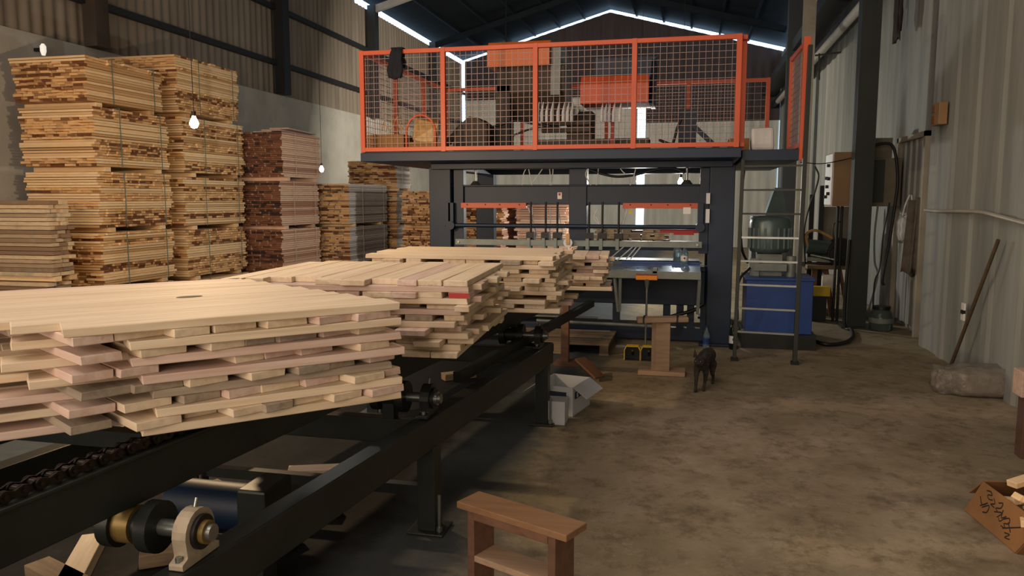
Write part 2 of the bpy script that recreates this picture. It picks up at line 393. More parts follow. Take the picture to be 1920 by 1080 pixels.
# girts on the right wall
b = MB()
for z in (4.55, 5.5): b.bb(XR-.12, XR-.02, 12.2, YB, z-.09, z+.09)
struct(b.build('trim_12', M['darkcol']))
b = MB(); b.bb(1.9, 2.12, 10.2, 10.42, 0, 6.45); b.bb(1.83, 2.19, 10.13, 10.49, 0, .02)
struct(b.build('trim_13', M['greencol']))
b = MB(); p = aY(1506, 300, 13.5); b.bb(p.x-.09, p.x+.09, 13.4, 13.58, 0, 6.45); struct(b.build('trim_14', M['beige']))
b = MB(); p = aY(1490, 100, 18.4); b.bb(p.x-.16, p.x+.16, 18.3, 18.55, 0, 6.4); struct(b.build('trim_15', M['darkcol']))
# sheet metal door in the recess of the right wall
d1 = thing('door_1', 'grey sheet metal door', 'door', (2.6, 10.3, 0)); del d1['label'], d1['category']; struct(d1)
b = MB(); sheet(b, 2.585, 9.75, 10.85, .08, 2.3, .25, -.02, 'Y', True); b.build('leaf', M['sheetR'], d1)
b = MB(); b.bb(2.53, 2.6, 9.67, 9.74, 0, 2.36); b.bb(2.53, 2.6, 10.86, 10.93, 0, 2.36); b.bb(2.53, 2.6, 9.67, 10.93, 2.30, 2.36); b.build('door_frame', M['beige'], d1)
b = MB(); b.bb(2.5, 2.54, 9.95, 10.2, 1.18, 1.2); b.bb(2.5, 2.54, 9.95, 10.2, 1.26, 1.28); b.build('bolt', M['black'], d1)
# ------------------------------------------------------------------ planks and piles
def plank_mesh(L, wd, t):
    bm = bmesh.new(); bmesh.ops.create_cube(bm, size=1)
    for v in bm.verts:
        v.co.x *= L; v.co.y *= wd; v.co.z *= t
        v.co.x += random.uniform(-.004, .004); v.co.y += random.uniform(-.002, .002)
    bmesh.ops.bevel(bm, geom=bm.edges[:]+bm.verts[:], offset=.0022, segments=1, affect='EDGES', profile=.5)
    me = bpy.data.meshes.new('plank'); bm.to_mesh(me); bm.free(); return me
def plank(loc, ang, L, wd, t, mat, label, group, tilt=0, name='plank'):
    me = plank_mesh(L, wd, t); me.materials.append(mat)
    o = bpy.data.objects.new(name, me); COL.objects.link(o); o.location = loc; o.rotation_euler = (0, tilt, ang)
    return tag(o, label, 'plank', group)
def pile(where, c, z0, uang, vang, U, V, nl, top, zt, seed, shade, jag=.05, gapc=.14, wmin=.085, wmax=.14, near=False):
    """loosely cross-stacked planks: layers along u and v in turn; top layer runs along `top`"""
    rnd = random.Random(seed); c = Vector((c[0], c[1], 0))
    u = Vector((math.cos(uang), math.sin(uang), 0)); v = Vector((math.cos(vang), math.sin(vang), 0))
    t = (zt-z0)/nl; num = 0
    ordn = ['frontmost', 'second', 'third', 'fourth', 'fifth', 'sixth', 'seventh', 'eighth', 'ninth', 'tenth', 'eleventh', 'twelfth', 'thirteenth', 'fourteenth']
    for k in range(nl):
        isu = ((nl-1-k) % 2 == 0) == (top == 'u')
        d, e, L, Wd, ang = (u, v, U, V, uang) if isu else (v, u, V, U, vang)
        pos = -Wd/2 + rnd.uniform(-.02, .02); last = k == nl-1
        z = z0+(k+.5)*t
        sinuv = abs(u.cross(v).z)
        while pos < Wd/2-.05:
            wd = rnd.uniform(wmin, wmax)
            wd = min(wd, Wd/2-pos+.01)
            edge = pos < -Wd/2+.06 or pos+wd > Wd/2-.07
            if last or edge or rnd.random() > gapc:
                off = rnd.uniform(-jag, jag); LL = L+rnd.uniform(-jag, jag)*1.2
                if near and isu and not last:
                    front = pos < -Wd/2+.06
                    l0 = rnd.uniform(-.24, -.12) if front else rnd.uniform(.0, .32); r0 = rnd.uniform(-.015, .015)
                    LL = L+l0+r0; off = (r0-l0)/2
                elif near and last:
                    l0 = rnd.uniform(-.02, .02)+min(.3, num*.11); LL = L+l0; off = -l0/2
                elif near:
                    off = rnd.uniform(-.03, .05); LL = L
                p = c + e*(pos+wd/2) + d*off
                lab = (('top plank of the %s, '+ordn[num]+(' from its front edge' if num else ' of them')) if last and top == 'u' else ('top plank of the %s, '+(ordn[num]+' from its right' if num else 'the rightmost')) if last else ('plank lying lengthways inside the %s' if isu else 'plank lying crossways inside the %s')) % where
                num += last
                grp = ('top planks of the ' if last else ('lengthways planks of the ' if isu else 'crossways planks of the ')) + where
                plank((p.x, p.y, z), ang+rnd.uniform(-.012, .012), LL, max(.05, (wd-.002)*sinuv), t-.0006, M['pine'] if rnd.random() < (.93 if last else shade) else (M['pine_grey'] if rnd.random() < .22 and not last else M['pine2']), lab, grp)
            pos += wd + (0.0 if last else rnd.choice((0, 0, 0, .02, .05)))
# nearest pile, skewed on the chains
PU, PV = R(46), R(150)
uu = Vector((math.cos(PU), math.sin(PU), 0)); vv = Vector((math.cos(PV), math.sin(PV), 0))
A0 = Vector((-0.97, 2.50, 0))                     # right front corner
U1, V1 = 1.0, 1.16
c1 = A0 - uu*(U1/2) + vv*(V1/2)
pile('nearest pile on the conveyor', c1, .905, PU, PV, U1, V1, 13, 'u', 1.245, 11, .6, .05, .05, .1, .15, True)
pile('second pile on the conveyor', (-1.53, 3.62), .905, R(6), R(94), 1.12, .95, 13, 'v', 1.245, 12, .55, .06)
pile('third pile on the conveyor', (-1.42, 5.0), .905, R(2), R(92), 1.2, .86, 13, 'u', 1.25, 13, .8, .05)
pile('small pile beside the machine table', (-1.12, 6.1), .905, R(3), R(95), .95, .6, 10, 'v', 1.17, 14, .7, .05)
q = aZ(355, 556, 1.246)
b = MB(); b.add([(q.x+.045*math.cos(t)*math.cos(PU)-.022*math.sin(t)*math.sin(PU), q.y+.045*math.cos(t)*math.sin(PU)+.022*math.sin(t)*math.cos(PU), z_) for z_ in (1.2455, 1.2462) for t in [2*math.pi*k/16 for k in range(16)]], [tuple(range(16)), tuple(range(16, 32))]+[(k, (k+1) % 16, 16+(k+1) % 16, 16+k) for k in range(16)])
near_top = [o for o in COL.objects if o.get('label', '').startswith('top plank of the nearest pile')]
best = min(near_top, key=lambda o: abs((o.matrix_basis.inverted() @ q).y)); ORG[best.name] = Vector((0, 0, 0)); ORG['knot_tmp'] = 0
ko = b.build('knot', M['ink'], best); ko.data.transform(best.matrix_basis.inverted())
# ------------------------------------------------------------------ conveyor
CA = math.atan(.105)
def cv(off, y, z): return Vector((-1.80+.105*y+off, y, z))
Y0, Y1 = -.6, 7.6
conv = thing('chain_conveyor', 'long dark steel chain conveyor carrying the plank piles', 'conveyor', (-1.6, 3.5, 0))
for off in (0.04, -.86):
    b = MB(); b.beam(cv(off, Y0, .79), cv(off, Y1, .79), .05, .14); b.beam(cv(off, Y0, .865), cv(off, Y1, .865), .085, .012); b.build('chain_rail', M['conv'], conv, .003)
b = MB(); b.beam(cv(.235, .2, .495), cv(.235, 5.42, .495), .085, .15); b.build('outer_beam', M['conv'], conv, .006)
b = MB(); b.beam(cv(-1.05, .2, .495), cv(-1.05, 7.4, .495), .085, .15); b.build('outer_beam', M['conv'], conv, .006)
for off in (.235, -1.05):
    for y in (1.1, 3.42, 5.3):
        b = MB(); p = cv(off, y, 0); b.bb(p.x-.045, p.x+.045, y-.05, y+.05, .012, .43); b.bb(p.x-.09, p.x+.09, y-.085, y+.085, 0, .014)
        lg = b.build('leg', M['conv'], conv, .004)
        b = MB(); b.cyl((p.x+.065, y-.05, .01), (p.x+.065, y-.05, .2), .008); b.cyl((p.x+.065, y-.05, .02), (p.x+.065, y-.05, .04), .016, 6); b.build('anchor_bolt', M['silver'], lg)
for y in (1.1, 3.42, 5.3):
    b = MB(); b.beam(cv(-1.05, y, .49), cv(.235, y, .49), .07, .12); b.build('cross_beam', M['conv'], conv, .004)
    for off in (.04, -.86): b = MB(); b.beam(cv(off, y, .54), cv(off, y, .72), .06, .06); b.build('rail_post', M['conv'], conv, .003)
for y in (1.1, 3.42):
    b = MB(); b.beam(cv(-1.05, y, .2), cv(.235, y, .2), .05, .05); b.build('tie_bar', M['conv'], conv)
for y in (2.3, 4.4, 6.4):
    b = MB(); b.beam(cv(-.86, y, .75), cv(.04, y, .75), .06, .06); b.build('spreader', M['conv'], conv)
# drive shafts with bearings sitting on the outer beam
for i, y in enumerate((1.86, 3.42, 5.2)):
    a = cv(.235, y, .655); z = .655
    b = MB(); b.cyl(cv(-1.05, y, z), cv(.30, y, z), .024, 16); sh = b.build('drive_shaft', M['silver'], conv)
    b = MB(); q = cv(.235, y, 0)
    prof = [(-.085, .572), (.085, .572), (.085, .59), (.06, .60), (.068, z)] + [(.068*math.cos(t), z+.068*math.sin(t)) for t in [math.pi*k/10 for k in range(1, 10)]] + [(-.068, z), (-.06, .60), (-.085, .59)]
    b.prism([(q.y+s_, zz) for s_, zz in prof], q.x-.022, q.x+.022, 'X'); br = b.build('bearing_block', M['cream'] if i == 0 else M['conv'], conv, .004)
    b = MB(); b.cyl((q.x+.02, q.y, z), (q.x+.034, q.y, z), .05, 20); b.build('bearing_ring', M['black'], br)
    b = MB(); b.cyl((q.x+.03, q.y, z), (q.x+.05, q.y, z), .034, 20); b.cyl((q.x+.045, q.y, z), (q.x+.056, q.y, z), .018, 16); b.build('shaft_end', M['brass'] if i == 0 else M['silver'], br)
    for s_ in (-1, 1): b = MB(); b.cyl((q.x, q.y+s_*.07, .585), (q.x, q.y+s_*.07, .607), .011, 6); b.build('bolt', M['silver'], br)
    b = MB(); b.cyl((q.x, q.y+.01, z+.066), (q.x, q.y+.02, z+.09), .006, 8); b.build('grease_nipple', M['silver'], br)
    b = MB(); q2 = cv(.09, y, z); q3 = cv(.13, y, z); b.cyl(q2, q3, .075, 24); q4 = cv(.0, y, z); b.cyl(q4, q2, .045, 20); q5 = cv(-.04, y, z); b.cyl(q5, q4, .07, 24); b.build('sprocket_drum', M['conv'], conv)
b = MB(); b.cyl(cv(.0, 1.86, .655), cv(.055, 1.86, .655), .056, 20); b.build('greasy_hub', M['brass'], conv)
b = MB(); b.beam(cv(.14, 4.0, .62), cv(.14, 7.2, .62), .05, .06); b.build('side_channel', M['conv'], conv)
# roller chain lying on the near rail
chn = thing('drive_chain', 'oily black roller chain running along the near conveyor rail', 'chain', cv(.04, 3, .871))
def link_mesh(outer):
    mb = MB(); w_ = .026 if outer else .019; P = .048
    prof = []
    for k in range(7): t = math.pi/2+math.pi*k/6; prof.append((-P/2+.016*math.cos(t), .018+.016*math.sin(t)))
    prof.append((0, .010))
    for k in range(7): t = -math.pi/2+math.pi*k/6; prof.append((P/2+.016*math.cos(t), .018+.016*math.sin(t)))
    prof.append((0, .026))
    for s_ in (-1, 1): mb.prism(prof, s_*w_, s_*(w_-.006), 'Y')
    if not outer:
        for s_ in (-1, 1): mb.cyl((s_*P/2, -.018, .018), (s_*P/2, .018, .018), .0125, 10)
    else:
        for s_ in (-1, 1): mb.cyl((s_*P/2, -.031, .018), (s_*P/2, .031, .018), .006, 8)
    return mb
lk = []
for outer in (0, 1):
    o = link_mesh(outer).build('chain_link', M['chain'], None); lk.append(o)
    me = o.data; zc = o.location.copy()
    for v_ in me.vertices: v_.co = v_.co + zc
    COL.objects.unlink(o)
base = cv(.04, 3, .871)
for k in range(96):
    y = 1.15+k*.048*math.cos(CA)
    o = lk[k % 2].copy(); COL.objects.link(o); o.parent = chn
    o.location = cv(.04, y, .871)-base; o.rotation_euler = (0, 0, math.pi/2-CA)
for o in lk: bpy.data.objects.remove(o)
# ------------------------------------------------------------------ strapped timber bundles
def bundle(label, x1, y0, LX, LY, z0, z1, seed, kind='A', straps=2, group=None, rough=.03, name='timber_bundle', t=.03, endp=.5):
    """x1: right face; y0: front face. layers of boards, some along X (ends show on the right face), some along Y"""
    rnd = random.Random(seed)
    r = thing(name, label, 'timber', (x1-LX/2, y0+LY/2, z0), group)
    mats = {'A': ('bundle_side', 'bundle_side', 'bundle_end'), 'C': ('brown_end', 'pink_side', 'brown_end'), 'D': ('bundle_end', 'gray_side', 'bundle_end'), 'G': ('old_plank', 'old_plank', 'old_plank'), 'E': ('bundle_end', 'pink_side', 'bundle_end'), 'H': ('pink_side', 'pink_side', 'pink_side')}[kind]
    nb = 2 if z0 > .1 or True else 0
    zb = z0+.055
    for q in (.12, .82):
        b = MB(); b.bb(x1-LX, x1-.01, y0+LY*q, y0+LY*q+.09, z0, zb-.003)
        b.build('bearer', M['bundle_side'] if kind != 'C' else M['pink_side'], r)
    n = int((z1-zb)/t); tt = (z1-zb)/n
    run = 0; ax = 'X'
    for k in range(n):
        if kind in 'A':
            if run <= 0: ax = 'X' if rnd.random() < endp else 'Y'; run = rnd.choice((1, 1, 2, 3, 4))
            run -= 1
        elif kind in 'GH': ax = 'X'
        else: ax = 'Y'
        b = MB(); z = zb+(k+.5)*tt
        if ax == 'Y':      # boards along Y: ends show on the front face, long sides on the right
            p = -LX+rnd.uniform(0, .03); sh = rnd.uniform(-rough, rough)*.5
            while p < -.03:
                wd = min(rnd.uniform(.07, .13), -p)
                if p+wd > -.08: wd = -p
                st = rnd.uniform(-rough, rough)*1.2
                dx = rnd.uniform(-.006, .006) if p+wd >= -.001 else 0
                b.bb(x1+p+sh, x1+p+wd-.003+dx+sh, y0+max(-.05, st), y0+LY+rnd.uniform(-rough, rough), z-tt/2+.0007+rnd.uniform(0, .003), z+tt/2-.0007-rnd.uniform(0, .003), tint=(rnd.random(), rnd.random()))
                p += wd+rnd.choice((0, 0, .012))
            m = mats[1]
        else:
            p = rnd.uniform(-.01, .02); sh = rnd.uniform(-rough, rough)*.5
            while p < LY-.03:
                wd = min(rnd.uniform(.06, .14), LY-p)
                ex = rnd.uniform(-rough, rough*.6)
                b.bb(x1-LX+rnd.uniform(-rough, rough), x1+ex, y0+p+sh, y0+p+wd-.003+sh, z-tt/2+.0007+rnd.uniform(0, .004), z+tt/2-.0007-rnd.uniform(0, .004), tint=(rnd.random(), rnd.random()))
                p += wd+rnd.choice((0, 0, .01, .02))
            m = mats[2] if kind not in 'GH' else mats[0]
        if kind in 'CDE': m = None
        if kind == 'A': m = 'bundle_end' if (ax == 'X' and rnd.random() < .0) else 'bundle_side'
        if m is None:
            o = b.build('board_layer', M[mats[1]], r); o.data.materials.append(M[mats[0]])
            for pl in o.data.polygons:
                if pl.normal.y < -.5 or pl.normal.x < -.9: pl.material_index = 1
        else:
            o = b.build('board_layer', M[m], r)
            if kind == 'A':
                o.data.materials.append(M['bundle_end'])
                for pl in o.data.polygons:
                    if (ax == 'X' and abs(pl.normal.x) > .5) or (ax == 'Y' and abs(pl.normal.y) > .5): pl.material_index = 1
    for s_ in range(straps):
        ys = y0+LY*(.3 if s_ == 0 else .86) if straps > 1 else y0+LY*.5
        b = MB(); w_ = .012
        b.bb(x1+rough, x1+rough+.004, ys, ys+w_, z0+.05, z1+.01); b.bb(x1-LX-.03, x1+rough+.004, ys, ys+w_, z1+.008, z1+.012); b.bb(x1-LX-.04, x1-LX-.036, ys, ys+w_, z0+.05, z1+.01)
        b.build('strap', M['strap'] if kind == 'A' else M['strapw'], r)
    return r
def column(where, x1, y0, LX, LY, zs, kind, seed, straps=2, adj='', xo=None, **k):
    ords = {3: ['lowest', 'middle', 'topmost'], 4: ['lowest', 'second from the floor', 'second from the top', 'topmost'], 5: ['lowest', 'second from the floor', 'middle', 'second from the top', 'topmost'], 2: ['lower', 'upper']}[len(zs)-1]
    for i in range(len(zs)-1):
        dx = (xo[i] if xo else 0)
        bundle('%s timber bundle, %s in the %s' % (adj, ords[i], where), x1+dx, y0+random.uniform(-.02, .02), LX, LY, zs[i]+(.0 if i == 0 else .004), zs[i+1], seed+i, kind, straps, 'timber bundles of the '+where, **k)
column('first tall stack by the plastered wall', -6.5, 7.45, .98, 1.25, [0, .55, 1.21, 1.9, 2.62, 3.17], 'A', 100, adj='strapped', xo=[0, .02, 0, 0, -.06])
column('second tall stack by the wall', -6.5, 8.98, 1.15, 1.4, [0, .5, 1.18, 1.88, 2.66, 3.45], 'A', 200, adj='strapped', xo=[0, 0, 0, 0, -.05])
column('stack of brown-ended boards', -6.0, 10.55, 1.0, 1.22, [0, .45, 1.13, 1.86, 2.58], 'C', 300, adj='pinkish', xo=[0, 0, 0, .05], rough=.025)
column('short stack right of the brown-ended one', -5.58, 12.0, 1.1, 1.65, [0, .45, 1.12, 1.84], 'D', 400, adj='greyish', rough=.025)
column('rear stack half behind the platform', -5.5, 13.95, 1.0, .75, [0, .42, 1.07, 1.74, 2.31], 'D', 500, adj='pale', rough=.03)
bundle('low stack of loose weathered planks at the left edge, lower half', -6.56, 6.75, 1.25, .3, 0, .72, 601, 'G', 0, None, .07, 'plank_stack', .042)
bundle('low stack of loose weathered planks at the left edge, upper half', -6.5, 6.75, 1.3, .3, .73, 1.58, 602, 'G', 0, None, .04, 'plank_stack', .042)
# loose boards lying on the brown-ended stack
for i in range(3):
    plank((-6.35+.12*i, 11.2, 2.595+.022*i), R(92+i*2), 1.1, .3, .02, M['pine2'], 'loose board lying on top of the brown-ended stack', 'loose boards on the brown-ended stack')
# leaning grey boards right of the rear stack
p0, p1 = aY(768, 440, 14.8), aY(808, 440, 14.8)
t_ = thing('leaning_boards', 'grey boards leaning together beside the left machine post', 'timber', (p0.x, 14.9, 0))
for k in range(5):
    b = MB(); x = p0.x+.02+k*.125; b.beam((x, 14.75, .0), (x, 15.15, 1.45+.02*(k % 3)), .118, .03, up=(1, 0, 0), tint=(random.random(), .5)); b.build('board', M['gray_side'], t_)
b = MB(); b.beam((p0.x+.1, 14.70, .0), (p0.x-.0, 15.06, 1.35), .03, .05); b.build('batten', M['pine'], t_)
# rough stacks seen through the machine
column('rough stack behind the machine', -3.02, 12.3, 1.75, 1.1, [0, .55, 1.1, 1.72], 'E', 700, 0, 'brown', rough=.07)
column('second rough stack behind the machine', -2.0, 12.6, .85, 1.1, [0, .6, 1.5], 'H', 720, 0, 'brown', rough=.06, t=.04)
# ------------------------------------------------------------------ nailing machine
mc = thing('pallet_nailing_machine', 'huge dark blue pallet nailing machine with an orange caged platform', 'machine', (-1.5, 9.5, 0))
ZP = 2.10; YP0, YP1 = 8.0, 11.0; XP0, XP1 = -3.57, .43
pt = {}
for x in (-2.86, .3):
    for y in (8.6, 10.6):
        b = MB(); b.bb(x-.13, x+.13, y, y+.16, .02, 1.96); b.bb(x-.2, x+.2, y-.06, y+.22, 0, .03); b.build('post', M['steel'], mc, .008)
b = MB(); b.bb(XP0, XP1+.02, YP0, YP1, ZP-.1, ZP-.005); b.build('platform_frame', M['steel'], mc, .006)
b = MB(); b.bb(XP0+.02, XP1, YP0+.02, YP1-.02, ZP-.004, ZP+.002); b.build('platform_deck', M['steel'], mc)
b = MB(); b.bb(-2.95, .4, 8.55, 8.75, 1.93, 2.0); b.bb(-2.95, .4, 10.55, 10.75, 1.93, 2.0); b.bb(-2.95, -2.75, 8.6, 10.7, 1.93, 2.0); b.bb(.2, .4, 8.6, 10.7, 1.93, 2.0); b.build('top_beam', M['steel'], mc, .006)
# head beam
b = MB(); b.bb(-2.74, .18, 8.72, 8.95, 1.53, 1.74); b.bb(-2.74, .18, 8.69, 8.96, 1.735, 1.755); b.build('press_beam', M['steel'], mc, .006)
b = MB(); p = aY(1083, 400, 8.7); b.bb(p.x-.1, p.x+.1, 8.7, 8.85, 1.1, 1.98); b.build('centre_post', M['steel'], mc, .005)
for x0, x1 in ((-2.72, -2.6), (.07, .17)):
    b = MB(); b.bb(x0, x1, 8.68, 8.8, 1.0, 1.93); b.build('side_guide', M['steel'], mc, .005)
b = MB(); b.cyl((-2.8, 8.62, 1.29), (.12, 8.62, 1.29), .024, 14); b.build('round_rod', M['steel'], mc)
for x in (-2.73, .08):
    b = MB(); b.cyl((x, 8.57, 1.29), (x, 8.70, 1.29), .05, 16); b.bb(x-.03, x+.03, 8.6, 8.72, 1.28, 1.55); b.build('rod_bracket', M['steel'], mc)
p0, p1 = aY(855, 449, 8.5), aY(1316, 460, 8.5)
b = MB(); b.bb(p0.x, p1.x, 8.47, 8.53, 1.075, 1.14); sb = b.build('grey_bar', M['galv'], mc, .002); sb['label'] = 'long pale grey bar'
b = MB()
for x in (p0.x+.04, p1.x-.05): b.cyl((x, 8.455, 1.108), (x, 8.475, 1.108), .014, 8)
b.build('bar_bolts', M['silver'], sb)
for px in (992, 1020, 1042, 1102, 1127, 1158):
    b = MB(); x = aY(px, 450, 8.5).x
    b.bb(x-.018, x+.018, 8.455, 8.545, 1.04, 1.16); b.build('clamp', M['galv'], mc)
    b = MB(); b.bb(x-.045, x+.045, 8.55, 8.68, 1.13, 1.22); b.cyl((x, 8.6, 1.22), (x, 8.6, 1.56), .012, 8); b.cyl((x, 8.6, 1.03), (x, 8.6, 1.14), .02, 10); b.build('nail_chuck', M['black'], mc)
for a_, b_ in ((865, 987), (1168, 1309)):
    q0, q1 = aY(a_, 384, 8.66), aY(b_, 384, 8.66)
    b = MB(); b.bb(q0.x, q1.x, 8.64, 8.70, 1.49, 1.55); ob = b.build('orange_bar', M['orange'], mc, .002)
    b = MB()
    for f_ in (.1, .38, .6, .9): b.cyl((q0.x+(q1.x-q0.x)*f_, 8.632, 1.53), (q0.x+(q1.x-q0.x)*f_, 8.642, 1.53), .008, 8)
    b.build('bar_screws', M['black'], ob)
# nail hoses in front of the openings
def hoses(lst, y, name='nail_hose', r=.006):
    for pts in lst:
        b = MB(); b.tube([aY(px, py, y+random.uniform(-.03, .03)+.0) for px, py in pts], r, 6, 5); b.build(name, M['hose'], mc)
hoses([[(990, 388), (998, 412), (1003, 440)], [(998, 388), (1000, 415), (1007, 442)], [(1046, 388), (1050, 412), (1056, 440)], [(1031, 388), (1032, 414), (1030, 440)], [(1122, 390), (1114, 408), (1126, 425), (1132, 442)], [(1112, 400), (1122, 415), (1130, 440)], [(1172, 388), (1168, 405), (1160, 440)], [(1178, 388), (1172, 408), (1166, 440)],
       [(990, 311), (982, 325), (979, 347)], [(990, 311), (994, 330), (998, 347)], [(1018, 315), (1008, 330), (996, 345)], [(1030, 312), (1032, 330), (1034, 347)], [(1037, 312), (1036, 330), (1031, 347)], [(1104, 312), (1098, 328), (1108, 347)], [(1122, 315), (1121, 330), (1118, 347)], [(1160, 312), (1168, 322), (1173, 326)], [(1192, 316), (1188, 332), (1182, 347)], [(1178, 336), (1182, 346)]], 8.66)
b = MB(); b.tube([aY(px, py, 8.66) for px, py in ((1105, 318), (1125, 325), (1155, 331), (1190, 328), (1230, 318), (1262, 316), (1284, 324))], .014, 8); b.build('black_hose', M['black'], mc)
for px in (892, 1288):
    b = MB(); p = aY(px, 330, 8.75); b.cyl((p.x, 8.75, 1.75), (p.x, 8.75, 1.80), .07, 16, .03); b.cyl((p.x, 8.75, 1.78), (p.x, 8.75, 1.93), .014, 10); b.build('lift_cylinder', M['silver'], mc)
# swivel caster / probe wheel hanging from the beam
b = MB(); p = aY(1065, 455, 8.42); b.cyl((p.x, 8.41, p.z), (p.x, 8.45, p.z), .05, 20); wh = b.build('guide_wheel', M['hose'], mc)
b = MB(); b.bb(p.x-.02, p.x+.02, 8.395, 8.41, p.z-.02, p.z+.10); b.build('wheel_fork', M['tape'], wh)
# stickers
b = MB(); p = aY(1049, 367, 8.70); b.bb(p.x-.025, p.x+.025, 8.712, 8.716, p.z-.037, p.z+.037); st = b.build('warning_sticker', M['white'], mc); 
b = MB(); b.prism([(p.x-.015, p.z+.03), (p.x+.015, p.z+.03), (p.x+.006, p.z), (p.x-.012, p.z+.004)], 8.709, 8.7125); b.build('sticker_mark', M['red'], st)
b = MB(); p = aY(1182, 397, 8.63); b.bb(p.x-.02, p.x+.02, 8.64, 8.645, p.z-.02, p.z+.016); b.build('yellow_tag', M['yellow'], mc)
b = MB(); p = aY(1288, 395, 8.6); b.bb(p.x-.04, p.x+.04, 8.6, 8.66, p.z-.035, p.z+.035); b.build('switch_box', M['white'], mc)
# table
tz = .86; q0, q1 = aY(1123, 500, 8.0), aY(1314, 512, 8.0)
b = MB(); b.bb(q0.x-.9, q1.x, 8.0, 9.25, tz-.02, tz); tb = b.build('table_top', M['tablesteel'], mc, .002)
b = MB(); b.bb(q0.x-.9, q1.x+.002, 7.985, 8.0, tz-.075, tz+.001); b.build('table_lip', M['galv'], tb)
b = MB()
for i in range(6):
    for j in range(2):
        x = q0.x+.22+i*.125+(j*.03); y = 8.16+j*.18; b.cyl((x, y, tz-.001), (x, y, tz+.0015), .016, 12)
b.build('table_holes', M['black'], tb)
b = MB(); b.bb(q0.x+.15, q1.x+.02, 9.0, 9.04, tz, tz+.02); b.bb(q0.x+.15, q1.x+.08, 8.72, 8.735, tz, tz+.008); b.build('table_fence', M['blue'], tb)
b = MB(); p = aY(1228, 505, 8.0); b.bb(p.x-.022, p.x+.022, 7.985, 8.14, tz-.02, tz+.03); b.build('stop_block', M['galv'], tb)
for px, px2 in ((1153, 1160), (1163, 1162), (1312, 1308)):
    b = MB(); p = aY(px, 515, 8.02); p2 = aY(px2, 572, 8.1); b.beam((p.x, 8.02, tz-.07), (p2.x, 8.1, .42), .03, .03); b.build('table_leg', M['galv'], tb)
# lower body
b = MB(); b.bb(-2.75, .15, 8.72, 9.1, .42, .80); b.bb(-2.75, .15, 8.7, 9.0, .80, .83); b.build('lower_body', M['steel'], mc, .006)
b = MB(); b.bb(-2.75, .15, 8.75, 8.85, .02, .16); b.build('foot_beam', M['steel'], mc, .004)
for px in (1155, 1250, 1275, 1295, 1320):
    b = MB(); x = aY(px, 580, 8.75).x; b.bb(x-.04, x+.04, 8.76, 8.84, .16, .43); b.build('foot_post', M['steel'], mc)
b = MB(); b.bb(-2.7, .1, 10.2, 10.6, .35, .8); b.build('rear_body', M['steel'], mc)
b = MB(); b.tube([aY(px, py, 8.6) for px, py in ((1205, 600), (1240, 598), (1270, 590), (1300, 582), (1318, 570))], .02, 8); b.build('air_hose', M['black'], mc)
b = MB(); b.cyl((-1.7, 8.55, .22), (-.3, 8.55, .2), .02); b.cyl((-1.7, 8.5, .28), (-1.0, 8.5, .28), .012); b.build('lower_rod', M['galv'], mc)
b = MB(); b.bb(-.2, .02, 8.72, 8.8, 1.2, 1.25); b.bb(-.35, .08, 8.74, 8.78, 1.22, 1.26); b.build('red_lever_plate', M['red'], mc)
b = MB()
for px, py in ((1148, 476), (1165, 470)):
    b.beam(aY(px-8, 488, 8.5), aY(px+22, 462, 8.5), .012, .012)
for px in (1182, 1190): b.beam(aY(px-8, 486, 8.5), aY(px+12, 462, 8.5), .012, .012)
b.build('diagonal_struts', M['silver'], mc)
for px, py0, py1 in ((1328, 362, 382), (1327, 392, 418)):
    b = MB(); p = aY(px, py0, 8.55); p2 = aY(px, py1, 8.55); b.bb(p.x-.02, p.x+.02, 8.54, 8.58, p2.z, p.z); b.build('gauge_strip', M['hose'], mc)
# side catwalk to the right
b = MB(); b.bb(.46, 1.0, 8.1, 11.0, ZP-.13, ZP-.02); b.build('catwalk', M['steel'], mc, .005)
# ---- cage
def rail_panel(a, bpt, name='guard_panel', z0=ZP+.03, z1=ZP+1.06, mesh=True, mat='orange', wirepitch=.062, p0=True, p1=True):
    """frame of square tube between a and bpt with wire mesh inside"""
    a = Vector((a[0], a[1], 0)); c = Vector((bpt[0], bpt[1], 0)); d = (c-a); L = d.length; d.normalize(); w_ = .045
    Z = Vector((0, 0, 1))
    b = MB(); b.beam(a+Z*z0, c+Z*z0, w_, w_); b.beam(a+Z*z1, c+Z*z1, w_, w_)
    if p0: b.beam(a+Z*(z0-.03), a+Z*(z1+.025), w_+.006, w_+.006)
    if p1: b.beam(c+Z*(z0-.03), c+Z*(z1+.025), w_+.006, w_+.006)
    o = b.build(name, M[mat], mc, .003)
    if mesh:
        m = MB(); n = int(L/wirepitch)
        for k in range(1, n): p = a+d*(L*k/n); m.beam(p+Z*z0, p+Z*z1, .004, .004)
        n = int((z1-z0)/wirepitch)
        for k in range(1, n): z = z0+(z1-z0)*k/n; m.beam(a+Z*z, c+Z*z, .004, .004)
        m.build('wire_mesh', M['wire'], o)
    return o
fx = [XP0+.03] + [aY(px, 200, 8.0).x for px in (830, 1003, 1188)] + [XP1-.03]
for i in range(4): rail_panel((fx[i], YP0+.03), (fx[i+1], YP0+.03), p1=i == 3)
ly = [YP0+.03, 9.0, 10.0, YP1-.03]
for i in range(3): rail_panel((XP0+.03, ly[i]), (XP0+.03, ly[i+1]), p0=i > 0, p1=False)
bx = [XP0+.03, -2.4, -1.2, -.1, XP1+.5]
for i in range(4): rail_panel((bx[i], YP1-.03), (bx[i+1], YP1-.03), wirepitch=.08, p1=i == 3)
g_ = rail_panel((1.02, 8.12), (1.0, 9.0), 'side_gate', ZP+.02, ZP+.98)
rail_panel((XP1+.025, YP0+.06), (XP1+.025, YP0+.16), 'guard_panel', mesh=False, p0=False)
b = MB(); b.bb(.995, 1.06, 8.05, 8.12, ZP-.13, ZP+1.04); b.build('gate_post', M['orange'], mc, .003)
